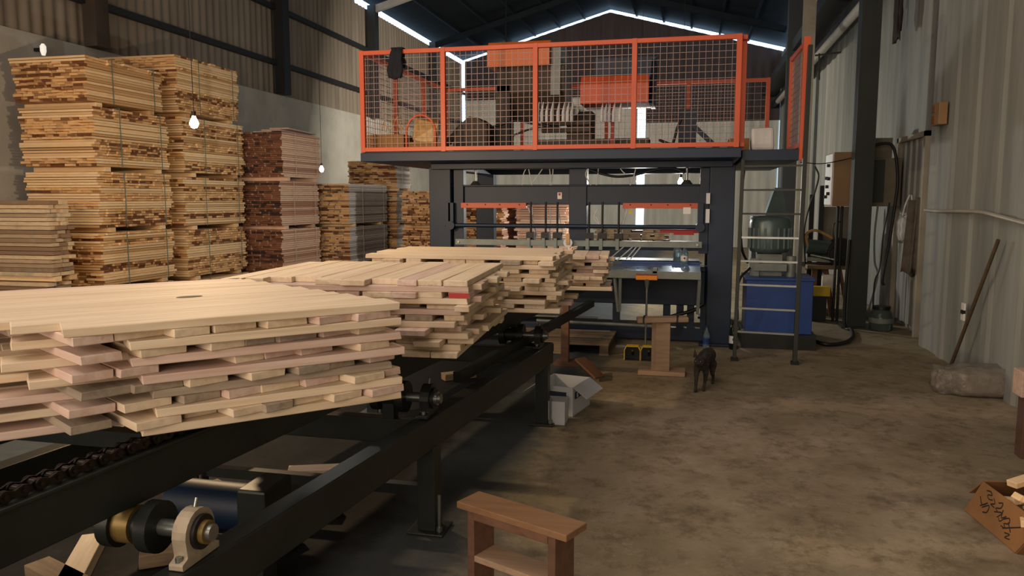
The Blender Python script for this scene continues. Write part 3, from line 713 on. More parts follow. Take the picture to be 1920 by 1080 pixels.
# ---- hoppers and works on the platform
def hopper(x0, x1, y0, y1, z0, z1, mat, topmat=None):
    b = MB(); b.prism([(y0, z0), (y0, z1-.1), (y0+.08, z1), (y1, z1), (y1, z0)], x0, x1, 'X')
    b.build('hopper_cover', M[mat], mc, .006)
h0, h1 = aY(913, 100, 9.2), aY(1030, 100, 9.2); ht = aY(913, 78, 9.2).z; hb = aY(913, 125, 9.2).z
hopper(h0.x, h1.x, 9.2, 9.95, hb, ht, 'orange2')
b = MB(); b.prism([(9.3, hb), (9.9, hb), (9.9, hb-.45), (9.6, hb-.62), (9.3, hb-.3)], h0.x+.1, h1.x+.16, 'X'); b.build('hopper_body', M['browncol'], mc, .005)
b = MB(); b.prism([(9.25, hb-.35), (9.9, hb-.35), (9.95, ht-.12), (9.7, ht-.02), (9.3, ht-.03)], h1.x+.005, h1.x+.12, 'X'); b.build('hopper_side', M['galv'], mc, .005)
k0, k1 = aY(1088, 170, 9.0), aY(1216, 170, 9.0); kt = aY(1088, 142, 9.0).z; kb = aY(1088, 195, 9.0).z
hopper(k0.x, k1.x, 9.0, 9.6, kb, kt, 'orange')
b = MB(); b.prism([(9.1, kb), (9.7, kb), (9.9, kt+.3), (9.6, kt+.3), (9.3, kt)], k1.x, k1.x+.05, 'X'); b.bb(k0.x+.1, k1.x+.05, 9.55, 9.7, kt, kt+.28); b.build('hopper_back', M['steel'], mc)
b = MB(); b.bb(h0.x+.08, h0.x+.26, 9.3, 9.5, ZP, hb-.2); b.bb(h0.x+.0, h0.x+.2, 9.25, 9.5, ZP, ZP+.13); b.build('hopper_stand', M['browncol'], mc, .004)
b = MB(); b.bb(k0.x-.2, k0.x+.1, 9.3, 9.6, ZP, kb-.05); b.bb(k0.x-.55, k1.x+.0, 9.25, 9.6, ZP, ZP+.2); b.bb(h1.x-.1, k0.x+.1, 9.2, 9.3, ZP+.36, ZP+.42); b.bb(h1.x-.1, k0.x+.1, 9.2, 9.3, ZP+.28, ZP+.33); b.build('feeder_block', M['browncol'], mc, .004)
b = MB(); p = aY(1078, 208, 9.15); b.cyl((p.x, 9.1, p.z), (p.x, 9.2, p.z), .055, 18); b.bb(p.x-.1, p.x+.1, 9.14, 9.18, p.z-.0, p.z+.05); b.build('solenoid', M['galv'], mc)
cx = [1008, 1016, 1025, 1034, 1046, 1056, 1064, 1072] + [1128, 1135, 1142, 1150, 1162]
for px in cx:
    b = MB(); p = aY(px, 222, 9.05); p2 = aY(px+3, 196, 9.05)
    b.cyl((p.x, 9.05, p.z-.04), (p.x, 9.05, p.z+.075), .02, 10); b.cyl((p.x, 9.05, p.z+.07), (p2.x, 9.05, p2.z+.03), .02, 8, .004); b.build('nail_chute', M['hose'], mc)
b = MB(); q = aY(880, 240, 8.9); b.prism([(q.x-.2, ZP), (q.x+.22, ZP), (q.x+.22, ZP+.35), (q.x+.1, ZP+.44), (q.x-.0, ZP+.46), (q.x-.2, ZP+.3)], 8.9, 9.3); b.beam((q.x-.5, 9.0, ZP), (q.x-.0, 9.0, ZP+.42), .09, .07); b.build('control_cubicle', M['browncol'], mc, .005)
for x in (aY(1290, 200, 10.2).x,):
    b = MB(); b.bb(x-.11, x+.11, 10.2, 10.3, ZP, ZP+.62); b.beam((x+.08, 10.15, ZP+.4), (x+.5, 10.15, ZP), .07, .06); b.build('rear_column', M['steel'], mc)
b = MB(); b.tube([aY(px, py, 9.2) for px, py in ((1235, 262), (1258, 270), (1264, 262), (1270, 240), (1278, 222))], .016, 8); b.tube([aY(px, py, 9.1) for px, py in ((918, 240), (945, 232), (970, 226), (1000, 232), (1030, 236))], .014, 8); b.tube([aY(px, py, 9.1) for px, py in ((960, 255), (985, 245), (1005, 240), (1050, 238))], .012, 8); b.build('platform_hose', M['black'], mc)
b = MB(); p = aY(1148, 240, 9.1); b.bb(p.x-.02, p.x+.02, 9.1, 9.14, ZP, kb+.1); b.build('red_rod', M['red'], mc)
# things lying on the platform
b = MB(); p = aY(695, 246, 8.5); b.bb(p.x+.02, p.x+.45, 8.35, 8.7, ZP+.004, ZP+.22); b.bb(p.x+.02, p.x+.45, 8.52, 8.53, ZP+.22, ZP+.223); tag(b.build('cardboard_box', M['card'], None, .004), 'brown cardboard box in the left front corner of the caged platform', 'box')
b = MB(); b.bb(p.x+.5, p.x+.9, 8.35, 8.6, ZP+.004, ZP+.13); tag(b.build('cardboard_box', M['card'], None, .004), 'flat cardboard box under the wrapped parcel on the platform', 'box')
b = MB(); p = aY(797, 228, 8.45); Mx = Matrix.Translation((p.x, 8.5, ZP+.27)) @ Euler((.3, .25, .2)).to_matrix().to_4x4()
b.box((0, 0, 0), (.26, .2, .26), M=Mx, jit=.02); o = b.build('wrapped_parcel', M['tape'], None, .02); tag(o, 'yellow paper parcel wrapped in tape inside the orange hoop', 'parcel')
b = MB(); pts = [(p.x+.17*math.cos(t), 8.30, ZP+.22+.2*math.sin(t)) for t in [math.pi*k/12 for k in range(0, 13)]]; pts = [(pts[0][0], 8.30, ZP+.01)]+pts+[(pts[-1][0], 8.30, ZP+.01)]
b.tube(pts, .014, 8, 2); tag(b.build('hoop', M['orange'], None), 'thin orange tube hoop standing round the taped parcel', 'hoop')
b = MB(); p = aY(744, 225, 8.45)
for k in range(7): x = p.x-.12+k*.045; b.tube([(x, 8.3, ZP+.24), (x+random.uniform(-.04, .04), 8.35, ZP+.32), (x+random.uniform(-.06, .06), 8.3, ZP+.26+random.random()*.16), (x+random.uniform(-.06, .06), 8.33, ZP+.24)], .004, 5)
tag(b.build('strapping_offcuts', M['tape'], None), 'tangle of yellow strapping offcuts on the left cardboard box', 'strapping')
# jacket over the top rail
j = MB(); p = aY(745, 108, 8.0); zt = ZP+1.06+.03
n = 8
for side, yy, hh in ((0, 7.985, .33), (1, 8.075, .2)):
    vs = []; 
    for r_ in range(9):
        for c_ in range(n+1):
            f_ = r_/8; s_ = c_/n-.5; wd = .105+.035*math.sin(f_*3)+.014*math.sin(f_*11)
            vs.append((p.x+s_*wd*(1+.2*f_)-.02*f_, yy+.012*math.sin(c_*2.1+f_*3)+(.0 if side else -.008*f_), zt-f_*hh*(1-.12*abs(s_))))
    j.add(vs, [(r_*(n+1)+c_, r_*(n+1)+c_+1, (r_+1)*(n+1)+c_+1, (r_+1)*(n+1)+c_) for r_ in range(8) for c_ in range(n)], (.5,.5), True)
j.box((p.x, 8.03, zt), (.13, .10, .02))
o = j.build('jacket', M['cloth_dark']); sm = o.modifiers.new('s', 'SOLIDIFY'); sm.thickness = .02; tag(o, 'dark jacket hung over the orange top rail near its left corner', 'jacket')
# white sack and cartons on the catwalk behind the gate
b = MB(); p = aY(1430, 268, 8.8); b.box((p.x, 8.9, ZP+.13), (.22, .3, .24), jit=.02); tag(b.build('white_sack', M['white'], None, .03), 'white sack on the catwalk behind the open gate', 'sack')
b = MB(); b.bb(p.x-.35, p.x-.14, 8.75, 9.1, ZP-.02+.004, ZP+.14); tag(b.build('cardboard_box', M['card'], None, .003), 'small brown box left of the white sack on the catwalk', 'box')
# ladder
ld = thing('ladder', 'grey steel ladder leaning on the side catwalk', 'ladder', (.72, 7.85, 0))
la0, la1 = Vector((.44, 7.86, .02)), Vector((.47, 8.04, 1.98)); lb0, lb1 = Vector((1.0, 7.80, .02)), Vector((1.05, 8.03, 3.05))
b = MB(); b.beam(la0, la1, .035, .045); b.build('rail', M['greencol'], ld, .003)
b = MB(); b.beam(lb0, lb1, .04, .05); b.build('rail', M['greencol'], ld, .003)
for a in (la0, lb0):
    b = MB(); b.bb(a.x-.035, a.x+.035, a.y-.035, a.y+.035, 0, .03); b.build('foot', M['black'], ld)
for k in range(8):
    z = .29+k*.232; f0 = (z-.02)/1.96; f1 = (z-.02)/3.03
    a = la0.lerp(la1, f0); c = lb0.lerp(lb1, f1)
    b = MB(); b.beam(a, c, .035, .018); b.build('rung', M['silver'] if k < 5 else M['greencol'], ld)
# hydraulic unit
hu = thing('hydraulic_unit', 'blue hydraulic tank with a grey-green motor behind the ladder', 'machine', (.9, 8.9, 0))
b = MB(); b.bb(.55, 1.3, 8.55, 9.25, 0, .16); b.build('base', M['conv'], hu)
b = MB(); b.bb(.58, 1.26, 8.6, 9.2, .16, .74); b.bb(.56, 1.28, 8.58, 9.22, .73, .76); b.build('tank', M['blue'], hu, .008)
b = MB(); b.lathe([(.10, 1.0), (.2, 1.02), (.215, 1.06), (.215, 1.34), (.20, 1.39), (.12, 1.41)], (.83, 8.92, 0), 28); mo = b.build('motor', M['motor'], hu)
b = MB()
for k in range(20):
    t = 2*math.pi*k/20; b.box((.83+.222*math.cos(t), 8.92+.222*math.sin(t), 1.17), (.02, .006, .22), M=None)
b.build('cooling_fins', M['motor'], mo)
b = MB(); b.bb(.7, .96, 8.8, 9.05, .76, 1.0); b.bb(.62, .72, 8.75, 8.85, .76, .95); b.cyl((1.05, 8.8, .76), (1.05, 8.8, .98), .05); b.bb(.66, 1.0, 8.72, 8.78, .82, .9); b.build('pump', M['galv'], hu, .004)
b = MB(); b.tube([(.6, 8.8, .9), (.52, 8.7, 1.1), (.5, 8.66, 1.6), (.52, 8.65, 1.9)], .014, 8); b.tube([(.62, 8.74, .85), (.5, 8.62, .7), (.5, 8.6, .3)], .014, 8); b.build('hydraulic_hose', M['black'], hu)
# hanging hose on the floor to the column
b = MB(); b.tube([(1.3, 8.95, .05), (1.45, 8.8, .03), (1.65, 8.95, .03), (1.8, 9.3, .03), (1.9, 9.9, .03), (1.85, 10.1, .1), (1.87, 10.12, 1.1)], .022, 8); tag(b.build('hose', M['black']), 'thick black hose on the floor running to the green column', 'hose')
# ------------------------------------------------------------------ small things round the machine
def bottle(name, loc, h, r, mat, label, cat='bottle', lab=None, cap='blue'):
    t = thing(name, label, cat, loc)
    b = MB(); b.lathe([(r*.8, 0), (r, .01), (r, h*.6), (r*.75, h*.7), (r*.35, h*.82), (r*.35, h*.95)], loc, 18); b.build('body', M[mat], t)
    b = MB(); b.lathe([(r*.4, h*.93), (r*.4, h)], loc, 14); b.build('cap', M[cap], t)
    if lab:
        b = MB(); b.lathe([(r*1.02, h*.22), (r*1.02, h*.48)], loc, 18); l_ = b.build('paper_label', M[lab], t)
        b = MB(); b.box((loc[0], loc[1]-r*1.03, loc[2]+h*.36), (r*.4, .002, h*.08)); b.build('label_mark', M['ink'], l_)
    return t
p = aZ(1283, 497, tz+.003); bottle('water_bottle', (p.x, p.y, tz+.003), .22, .042, 'pet', 'clear water bottle with a blue cap on the machine table', lab='white')
p = aZ(1270, 492, tz+.003); t = thing('plastic_jug', 'cloudy plastic jug behind the water bottle on the machine table', 'jug', (p.x, p.y+.05, tz+.003))
b = MB(); b.lathe([(.04, 0), (.05, .01), (.05, .14), (.045, .17), (.045, .175)], (p.x, p.y+.05, tz+.003), 18); b.build('body', M['pet'], t)
p = aZ(1368, 632, 0); bottle('wine_bottle', (p.x, 8.45, 0.0), .31, .042, 'petdark', 'dark bottle with a white label by the foot of the right machine post', lab='white', cap='black')
p = aZ(1325, 628, 0); bottle('small_bottle', (p.x-.02, 8.4, 0), .25, .035, 'pet', 'small bottle with blue wrapper left of the right machine post', lab='blue')
# broom standing head-up
p = aY(1210, 650, 7.75)
br = thing('broom', 'orange-headed broom standing head up in front of the table', 'broom', (p.x, 7.7, 0))
zt = aY(1212, 523, 7.75).z; b = MB(); b.bb(p.x-.105, p.x+.105, 7.72, 7.77, zt-.008, zt+.034); b.build('broom_head', M['amber'], br, .004)
b = MB()
for k in range(24): b.cyl((p.x-.1+k*.0087, 7.745, zt+.034), (p.x-.1+k*.0087, 7.745+random.uniform(-.02, .02), zt+.05), .003, 4)
b.build('bristles', M['red'], br)
b = MB(); b.cyl((p.x, 7.745, .0), (p.x+.005, 7.745, zt-.02), .011, 10); b.cyl((p.x+.005, 7.745, zt-.09), (p.x+.005, 7.745, zt), .016, 10, .03); b.build('handle', M['silver'], br)
for px, lab in ((1189, 'left of the two dustpans with yellow rims by the broom'), (1219, 'right of the two dustpans with yellow rims by the broom')):
    p = aZ(px, 666, 0); t = thing('dustpan', lab, 'dustpan', (p.x, 7.72, 0), None)
    x = p.x; w_ = .078; prof = [(x-w_, .0), (x-w_, .10), (x-w_*.75, .14), (x+w_*.75, .14), (x+w_, .10), (x+w_, .0)]
    b = MB(); b.prism(prof, 7.7, 7.71); b.build('pan_back', M['black'], t)
    b = MB()
    for q0, q1 in zip(prof[:-1], prof[1:]): b.beam((q0[0], 7.66, q0[1]+.003), (q1[0], 7.66, q1[1]+.003), .008, .09, up=(0, 1, 0))
    b.build('rim', M['yellow'], t)
    b = MB(); b.bb(x-w_, x+w_, 7.62, 7.7, .0, .006); b.cyl((x, 7.69, .05), (x, 7.63, .10), .012, 8); b.build('pan_floor', M['conv'], t)
# wooden roller stand
ws = thing('wooden_stand', 'tan wooden T-shaped stand on the floor left of the cat', 'stand', (-.24, 7.1, 0))
b = MB(); b.box((-.24, 7.1, .022), (.42, .22, .04)); b.build('foot_board', M['standwood'], ws, .004)
b = MB(); b.box((-.235, 7.1, .262), (.13, .13, .44)); b.build('upright', M['standwood'], ws, .004)
b = MB(); b.box((-.355, 7.08, .26), (.06, .05, .44), M=Matrix.Translation((.05, 0, 0))); b.build('brace', M['standwood'], ws, .003)
b = MB(); b.beam((-.47, 7.05, .50), (-.02, 7.12, .515), .14, .045); b.build('top_board', M['standwood'], ws, .008)
b = MB()
for f_ in (.14, .80): q = Vector((-.47, 7.05, .505)).lerp(Vector((-.02, 7.12, .52)), f_); b.box(q, (.015, .15, .05))
b.build('clamp_band', M['black'], ws)
# wood prop under the third pile
wp = thing('wooden_prop', 'reddish wooden prop under the end of the conveyor', 'prop', (-1.15, 7.3, 0))
p = aY(1060, 600, 7.3); b = MB(); b.bb(p.x-.037, p.x+.037, 7.27, 7.34, .03, .84); b.build('post', M['redwood'], wp, .003)
b = MB(); b.bb(p.x-.1, p.x+.16, 7.2, 7.42, 0, .03); b.build('foot', M['redwood'], wp, .003)
# pallet on the floor
pl = thing('pallet', 'dirty wooden pallet on the floor in front of the machine', 'pallet', (-1.3, 8.2, 0))
a = aZ(1003, 650, .12); xs0, xs1, yy0, yy1 = -1.85, -.80, 7.8, 8.6
for k in range(7):
    b = MB(); y = yy0+.05+k*.12; b.bb(xs0, xs1, y-.05, y+.05, .10, .122); b.build('deck_board', M['dirtywood'], pl, .002)
for x in (xs0+.05, (xs0+xs1)/2, xs1-.05):
    b = MB(); b.bb(x-.045, x+.045, yy0, yy1-.05, .02, .10); b.build('stringer', M['dirtywood'], pl, .002)
    b = MB(); b.bb(x-.05, x+.05, yy0, yy1-.05, 0, .02); b.build('bottom_board', M['dirtywood'], pl)
# plank leaning and cardboard by end leg
plank((-.86, 6.75, .10), R(-40), .3, .12, .02, M['redwood'], 'short brown board tilted on the floor behind the printed carton', None, R(25))
cb = thing('printed_carton', 'open white carton with navy print beside the conveyor end leg', 'box', (-.98, 5.75, 0))
def carton(root, c, sx, sy, sz, rot, mat, flaps=True):
    Mx = Matrix.Translation(c) @ Matrix.Rotation(rot, 4, 'Z')
    b = MB(); t = .005
    b.box((0, 0, t/2), (sx, sy, t), M=Mx)
    for s_ in (-1, 1): b.box((s_*(sx/2-t/2), 0, sz/2), (t, sy, sz), M=Mx); b.box((0, s_*(sy/2-t/2), sz/2), (sx-2*t, t, sz), M=Mx)
    b.build('carton_wall', mat, root)
    if flaps:
        for s_ in (-1, 1):
            F_ = Mx @ Matrix.Translation((s_*sx/2, 0, sz)) @ Matrix.Rotation(s_*R(35), 4, 'Y'); b = MB(); b.box((s_*sx*.22, 0, 0), (sx*.44, sy*.96, .004), M=F_); b.build('flap', mat, root)
    return Mx
Mx = carton(cb, Vector((-.93, 5.72, 0)), .3, .38, .22, R(-12), M['printed'])
b = MB(); b.box((0, 0, 0), (.004, .3, .05), M=Mx @ Matrix.Translation((.152, 0, .15))); b.box((0, 0, 0), (.2, .004, .04), M=Mx @ Matrix.Translation((0, -.192, .16))); b.build('print_band', M['navy'], cb)
b = MB()
for k in range(4): b.box((0, 0, 0), (.003, .025, .035-.01*(k % 2)), M=Mx @ Matrix.Translation((.155, -.1+k*.06, .15)))
b.build('print_letters', M['printed'], cb)
c2 = thing('white_box', 'small pale blue-white box on the floor under the printed carton flap', 'box', (-1.05, 5.35, 0))
b = MB(); b.box((-.93, 5.36, .085), (.17, .16, .17), M=None); b.build('box_body', M['printed'], c2, .003)
# ------------------------------------------------------------------ foreground stool
st = thing('wooden_stool', 'low wooden stool with a lower shelf in the foreground', 'stool', (-.6, 2.68, 0))
sa = R(-24); Ms = Matrix.Translation((-.595, 2.68, 0)) @ Matrix.Rotation(sa, 4, 'Z')
b = MB(); b.box((0, 0, .437), (.50, .135, .026), M=Ms); b.build('seat_plank', M['stoolwood'], st, .003)
for s_ in (-1, 1):
    b = MB(); b.box((s_*.185, 0, .212), (.032, .125, .424), M=Ms); b.build('leg', M['redwood'], st, .003)
b = MB(); b.box((0, 0, .24), (.343, .12, .024), M=Ms); b.build('shelf', M['standwood'], st, .003)
b = MB(); b.box((0, -.056, .409), (.34, .02, .03), M=Ms); b.build('apron', M['redwood'], st, .003)
# carton with handwriting, lower right
bx_ = thing('carton_of_offcuts', 'brown carton with handwriting holding wood offcuts at the right edge', 'box', (1.65, 4.0, 0))
Q0, Q1 = aZ(1810, 958, 0), aZ(1905, 1038, 0); T0 = aZ(1845, 903, .20); T1 = T0+(Q1-Q0)*1.05
wvec = Vector((.34, .05, 0)); Q0.z = Q1.z = .004
def quad(mb, a, b_, c, d, th=.005):
    nrm = (b_-a).cross(d-a).normalized()*th
    mb.add([a, b_, c, d, a+nrm, b_+nrm, c+nrm, d+nrm], [(0,1,2,3),(7,6,5,4),(0,4,5,1),(1,5,6,2),(2,6,7,3),(3,7,4,0)])
b = MB(); quad(b, Q0, Q1, T1, T0); b.build('front_wall', M['card'], bx_)
b = MB(); R0, R1 = Q0+wvec, Q1+wvec; RT0, RT1 = T0+wvec*.95, T1+wvec*.95
quad(b, R1, R0, RT0, RT1); quad(b, R0, Q0, T0, RT0); quad(b, Q1, R1, RT1, T1); quad(b, Q0, R0, R1, Q1); b.build('carton_walls', M['card_in'], bx_)
b = MB(); quad(b, T0, RT0, RT0+Vector((-.02, .10, -.09)), T0+Vector((-.03, .10, -.10))); b.build('flap', M['card_in'], bx_)
# handwriting strokes on the front wall (u along bottom edge, v up the wall)
eu = (Q1-Q0); ev = (T0-Q0); fn = eu.cross(ev).normalized()
if fn.x > 0: fn = -fn
def W(u_, v_): return Q0+eu*u_+ev*v_+fn*.0022
strokes = [[(.14,.86),(.2,.9),(.25,.84),(.19,.78),(.24,.7),(.30,.74)], [(.10,.62),(.20,.46),(.26,.60),(.18,.40)], [(.22,.40),(.30,.56),(.33,.38),(.27,.30)], [(.30,.80),(.36,.70),(.31,.62),(.39,.60)],
           [(.40,.78),(.46,.84),(.47,.7),(.41,.62),(.47,.56)], [(.42,.52),(.53,.62),(.5,.44)], [(.52,.70),(.56,.5),(.61,.62),(.57,.40),(.52,.46)], [(.60,.52),(.66,.62),(.70,.50),(.64,.42),(.69,.34),(.62,.32)],
           [(.66,.30),(.76,.46),(.86,.62)], [(.68,.52),(.79,.34)], [(.72,.24),(.80,.28),(.76,.14),(.84,.18)]]
b = MB()
for s_ in strokes: b.tube([W(*q) for q in s_], .005, 5, 4)
b.build('handwriting', M['ink'], bx_)
rr = random.Random(5)
for k in range(22):
    f_ = .12+.8*rr.random(); g2 = .15+.75*rr.random(); q = T0.lerp(T1, f_)+wvec*g2
    plank((q.x, q.y, .15+.022*(k % 5)), rr.uniform(0, 6), rr.uniform(.12, .2), .055, .03, M['bundle_side'], 'short wood offcut heaped in the handwritten carton', 'wood offcuts in the handwritten carton', rr.uniform(-.5, .5), 'wood_offcut')
# trestle at right frame edge
tr = thing('wooden_trestle', 'reddish wooden trestle cut by the right edge of the picture', 'trestle', (2.05, 5.2, 0))
p = aY(1905, 700, 5.3); b = MB(); b.bb(p.x, p.x+.4, 5.2, 5.34, p.z-.13, p.z+.03); b.build('top_block', M['pine2'], tr, .004)
b = MB(); b.bb(p.x+.03, p.x+.11, 5.22, 5.32, 0, p.z-.13); b.build('leg', M['redwood'], tr, .003); b = MB(); b.bb(p.x+.3, p.x+.38, 5.22, 5.32, 0, p.z-.13); b.build('leg', M['redwood'], tr, .003)
# plastic-wrapped package by the right wall
pk = thing('wrapped_package', 'package in cloudy plastic film on the floor by the right wall', 'package', (2.1, 6.95, 0))
bm = bmesh.new(); bmesh.ops.create_grid(bm, x_segments=1, y_segments=1, size=.1); bm.free()
def lump(c, s, seed, amp, lev=3, flat=0, rot=0):
    bm = bmesh.new(); bmesh.ops.create_icosphere(bm, subdivisions=lev, radius=1); rd = random.Random(seed)
    ph = [rd.uniform(0, 6) for _ in range(6)]; mb = MB(); cr, sr = math.cos(rot), math.sin(rot)
    vs = []
    for v in bm.verts:
        q = v.co.copy(); e = .55; q = Vector([math.copysign(abs(k)**e, k) for k in q])
        n_ = 1+amp*(math.sin(q.x*5+ph[0])*math.sin(q.y*6+ph[1])+.5*math.sin(q.z*9+ph[2]+q.x*7)+.4*math.sin(q.y*15+ph[3]))
        q = Vector((q.x*s[0], q.y*s[1], q.z*s[2]))*n_
        q = Vector((q.x*cr-q.y*sr, q.x*sr+q.y*cr, q.z))
        q += Vector(c)
        if flat is not None: q.z = max(q.z, flat)
        vs.append(q)
    bm.verts.ensure_lookup_table(); mb.add(vs, [[v.index for v in f.verts] for f in bm.faces], (.5,.5), True); bm.free(); return mb
c_ = aZ(1838, 742, 0); c_ = Vector((c_.x-.05, c_.y+.05, 0))
b = MB(); b.box((c_.x+.06, c_.y, .095), (.36, .24, .18), M=None, jit=.01); b.build('inner_block', M['card_pale'], pk, .01)
lump((c_.x+.05, c_.y, .12), (.25, .18, .125), 3, .06, 4, .003).build('film_wrap', M['film'], pk)
lump((c_.x-.2, c_.y+.02, .1), (.1, .13, .11), 5, .12, 4, .003).build('loose_film', M['film'], pk)
# stick leaning on the right wall
b = MB(); a = aZ(1795, 682, 0); q = aX(1877, 450, XR-.05); b.cyl((2.33, 7.72, 0), (q.x-.02, q.y, q.z), .016, 8); tag(b.build('stick', M['stick']), 'dark wooden stick leaning on the right metal wall', 'stick')
# rope/pipe on the right wall
pts = [aX(px, py, XR-.06) for px, py in ((1735, 394), (1760, 396), (1800, 396), (1840, 398), (1870, 405), (1900, 413), (1945, 425))]
b = MB(); b.tube(pts, .018, 8); tag(b.build('wall_pipe', M['pvc']), 'bent grey pipe running along the right wall at head height', 'pipe')
# socket plates
p = aX(1807, 584, XR-.05); t = thing('wall_socket', 'white double socket low on the right metal wall', 'socket', (XR-.05, p.y, p.z-.1))
for dz in (.045, -.05):
    b = MB(); b.bb(XR-.062, XR-.045, p.y-.04, p.y+.04, p.z+dz-.032, p.z+dz+.032); s_ = b.build('plate', M['white'], t, .003)
b = MB(); b.bb(XR-.068, XR-.045, p.y-.03, p.y+.03, p.z-.022, p.z+.012); b.build('dark_insert', M['black'], t)
p = aX(1768, 212, XR-.03); t = thing('junction_box', 'small broken brown junction box high on the right wall', 'box', (XR-.05, p.y, p.z-.14))
b = MB(); b.bb(XR-.1, XR-.02, p.y-.12, p.y+.12, p.z-.12, p.z+.1); b.build('case', M['tan'], t, .004)
b = MB(); b.bb(XR-.106, XR-.1, p.y+.0, p.y+.11, p.z-.10, p.z-.02); b.bb(XR-.106, XR-.1, p.y+.0, p.y+.11, p.z+.01, p.z+.08); b.build('hatch', M['card_in'], t)
# ragged dark hole/nest high on the wall
p = aX(1685, 25, XR-.05); lump((XR-.05, p.y, p.z), (.03, .13, .3), 8, .3, 3, None).build('cable_bunch', M['ink']); tag(bpy.data.objects['cable_bunch'], 'ragged dark clump hanging high on the right wall', 'cable')
# ------------------------------------------------------------------ control cabinets by the green column
cc = thing('control_cabinet', 'tan control cabinet with a pale switch panel left of the green column', 'cabinet', (1.85, 10.9, 1.4))
b = MB(); b.bb(1.72, 1.95, 10.55, 11.1, 1.5, 2.18); b.build('case', M['tan'], cc, .004)
b = MB(); b.bb(1.705, 1.72, 10.57, 11.08, 1.52, 2.16); pn = b.build('switch_panel', M['white'], cc)
for z, y in ((2.02, 10.75), (1.86, 10.85), (1.85, 10.7), (1.75, 10.8), (1.66, 10.7), (1.62, 10.88)):
    b = MB(); b.cyl((1.67, y, z), (1.706, y, z), .022, 10); b.build('switch', M['black'], pn)
b = MB(); b.cyl((1.82, 10.7, 0), (1.82, 10.7, 1.5), .018, 8); b.cyl((1.87, 10.7, 0), (1.87, 10.7, 1.5), .018, 8); b.build('conduit', M['darkcol'], cc)
c3 = thing('olive_cabinet', 'olive metal cabinet with an open top right of the green column', 'cabinet', (2.3, 10.7, 1.4))
p0, p1 = aY(1632, 385, 10.6), aY(1685, 385, 10.6)
b = MB(); b.bb(p0.x, p1.x, 10.55, 10.9, 1.5, 2.1); b.build('case', M['olive'], c3, .004)
b = MB(); b.bb(p0.x-.01, p0.x+.13, 10.53, 10.56, 1.55, 2.08); b.build('cabinet_door', M['greencol'], c3)
b = MB(); b.bb(p0.x+.02, p0.x+.22, 10.6, 10.8, 2.104, 2.35); b.build('top_box', M['olive'], c3)
def cable(lst, y, r, lab, mat='black', nm='cable', fx_=None):
    b = MB(); b.tube([(aY(px, py, y) if fx_ is None else aX(px, py, fx_)) for px, py in lst], r, 7, 5); return tag(b.build(nm, M[mat]), lab, 'cable')
cable([(1632, 275), (1655, 269), (1672, 272), (1680, 295), (1683, 340), (1678, 385), (1668, 450), (1655, 520), (1657, 535)], 10.4, .018, 'thick black cable looping over the olive cabinet and down the wall')
cable([(1646, 385), (1640, 440), (1640, 490), (1645, 520), (1625, 595)], 10.5, .012, 'thin grey cable hanging below the olive cabinet', 'galv')
cable([(1668, 380), (1656, 440), (1650, 500), (1640, 530), (1636, 596)], 10.35, .01, 'thin black lead hanging between the cabinet and the towels')
cable([(1500, 304), (1540, 307), (1580, 300), (1612, 292)], 10.5, .006, 'thin cable strung from the ladder rail to the tan cabinet')
cable([(1528, 312), (1535, 330), (1528, 360), (1520, 380), (1508, 430), (1510, 498)], 11.2, .012, 'black hose bent over beside the beige column', nm='hose')
cable([(1578, 415), (1564, 420), (1562, 440), (1568, 460)], 11.0, .008, 'curled wire under the tan cabinet')
# hanging bag and towels
p = aY(1697, 430, 9.9); t = thing('carrier_bag', 'white carrier bag hanging on the wall left of the grey towels', 'bag', (p.x, 9.9, p.z-.2))
lump((p.x, 9.95, p.z), (.075, .07, .16), 21, .1, 4, None).build('bag_body', M['bagwhite'], t)
b = MB()
for dx in (-.03, .04): b.tube([(p.x+dx, 9.95, p.z+.12), (p.x+dx+.03, 9.95, p.z+.28), (p.x+dx*.3+.05, 9.95, p.z+.40)], .012, 6)
b.build('bag_handle', M['bagwhite'], t)
def cloth(px0, px1, py0, py1, y, label, mat, seed):
    a_ = aY(px0, py0, y); c_ = aY(px1, py1, y); rd = random.Random(seed); ph = rd.random()*6; vs = []; n = 10; m_ = 12
    for r_ in range(m_+1):
        for k in range(n+1):
            f_ = r_/m_; s_ = k/n; vs.append((a_.x+(c_.x-a_.x)*(.2*(1-f_)+s_*(.6+.4*f_)), y+.035*math.sin(s_*9+ph)*f_, a_.z+(c_.z-a_.z)*f_*(1-.04*math.sin(s_*6+ph))))
    mb = MB(); mb.add(vs, [(r_*(n+1)+k, r_*(n+1)+k+1, (r_+1)*(n+1)+k+1, (r_+1)*(n+1)+k) for r_ in range(m_) for k in range(n)], (.5,.5), True)
    o = mb.build('towel', M[mat]); s_ = o.modifiers.new('s', 'SOLIDIFY'); s_.thickness = .012; tag(o, label, 'towel')
cloth(1697, 1722, 375, 515, 9.85, 'grey cloth hanging next to the carrier bag', 'cloth_grey', 1)
cloth(1712, 1738, 370, 512, 9.75, 'darker cloth hanging nearest the projecting wall edge', 'cloth_grey', 2)
# jar at wall foot
p = aZ(1644, 615, 0); t = thing('jar', 'cloudy round plastic jar on the floor near the green column', 'jar', (2.27, 10.1, 0))
b = MB(); b.lathe([(.11, 0), (.13, .02), (.14, .14), (.12, .22), (.09, .26)], (2.27, 10.1, 0), 20); b.build('body', M['jar'], t); b = MB(); b.lathe([(.1, .26), (.1, .3)], (2.27, 10.1, 0), 18); b.build('lid', M['black'], t)
b = MB(); b.lathe([(.14, .10), (.143, .16)], (2.27, 10.1, 0), 20); b.build('paper_label', M['galv'], t)
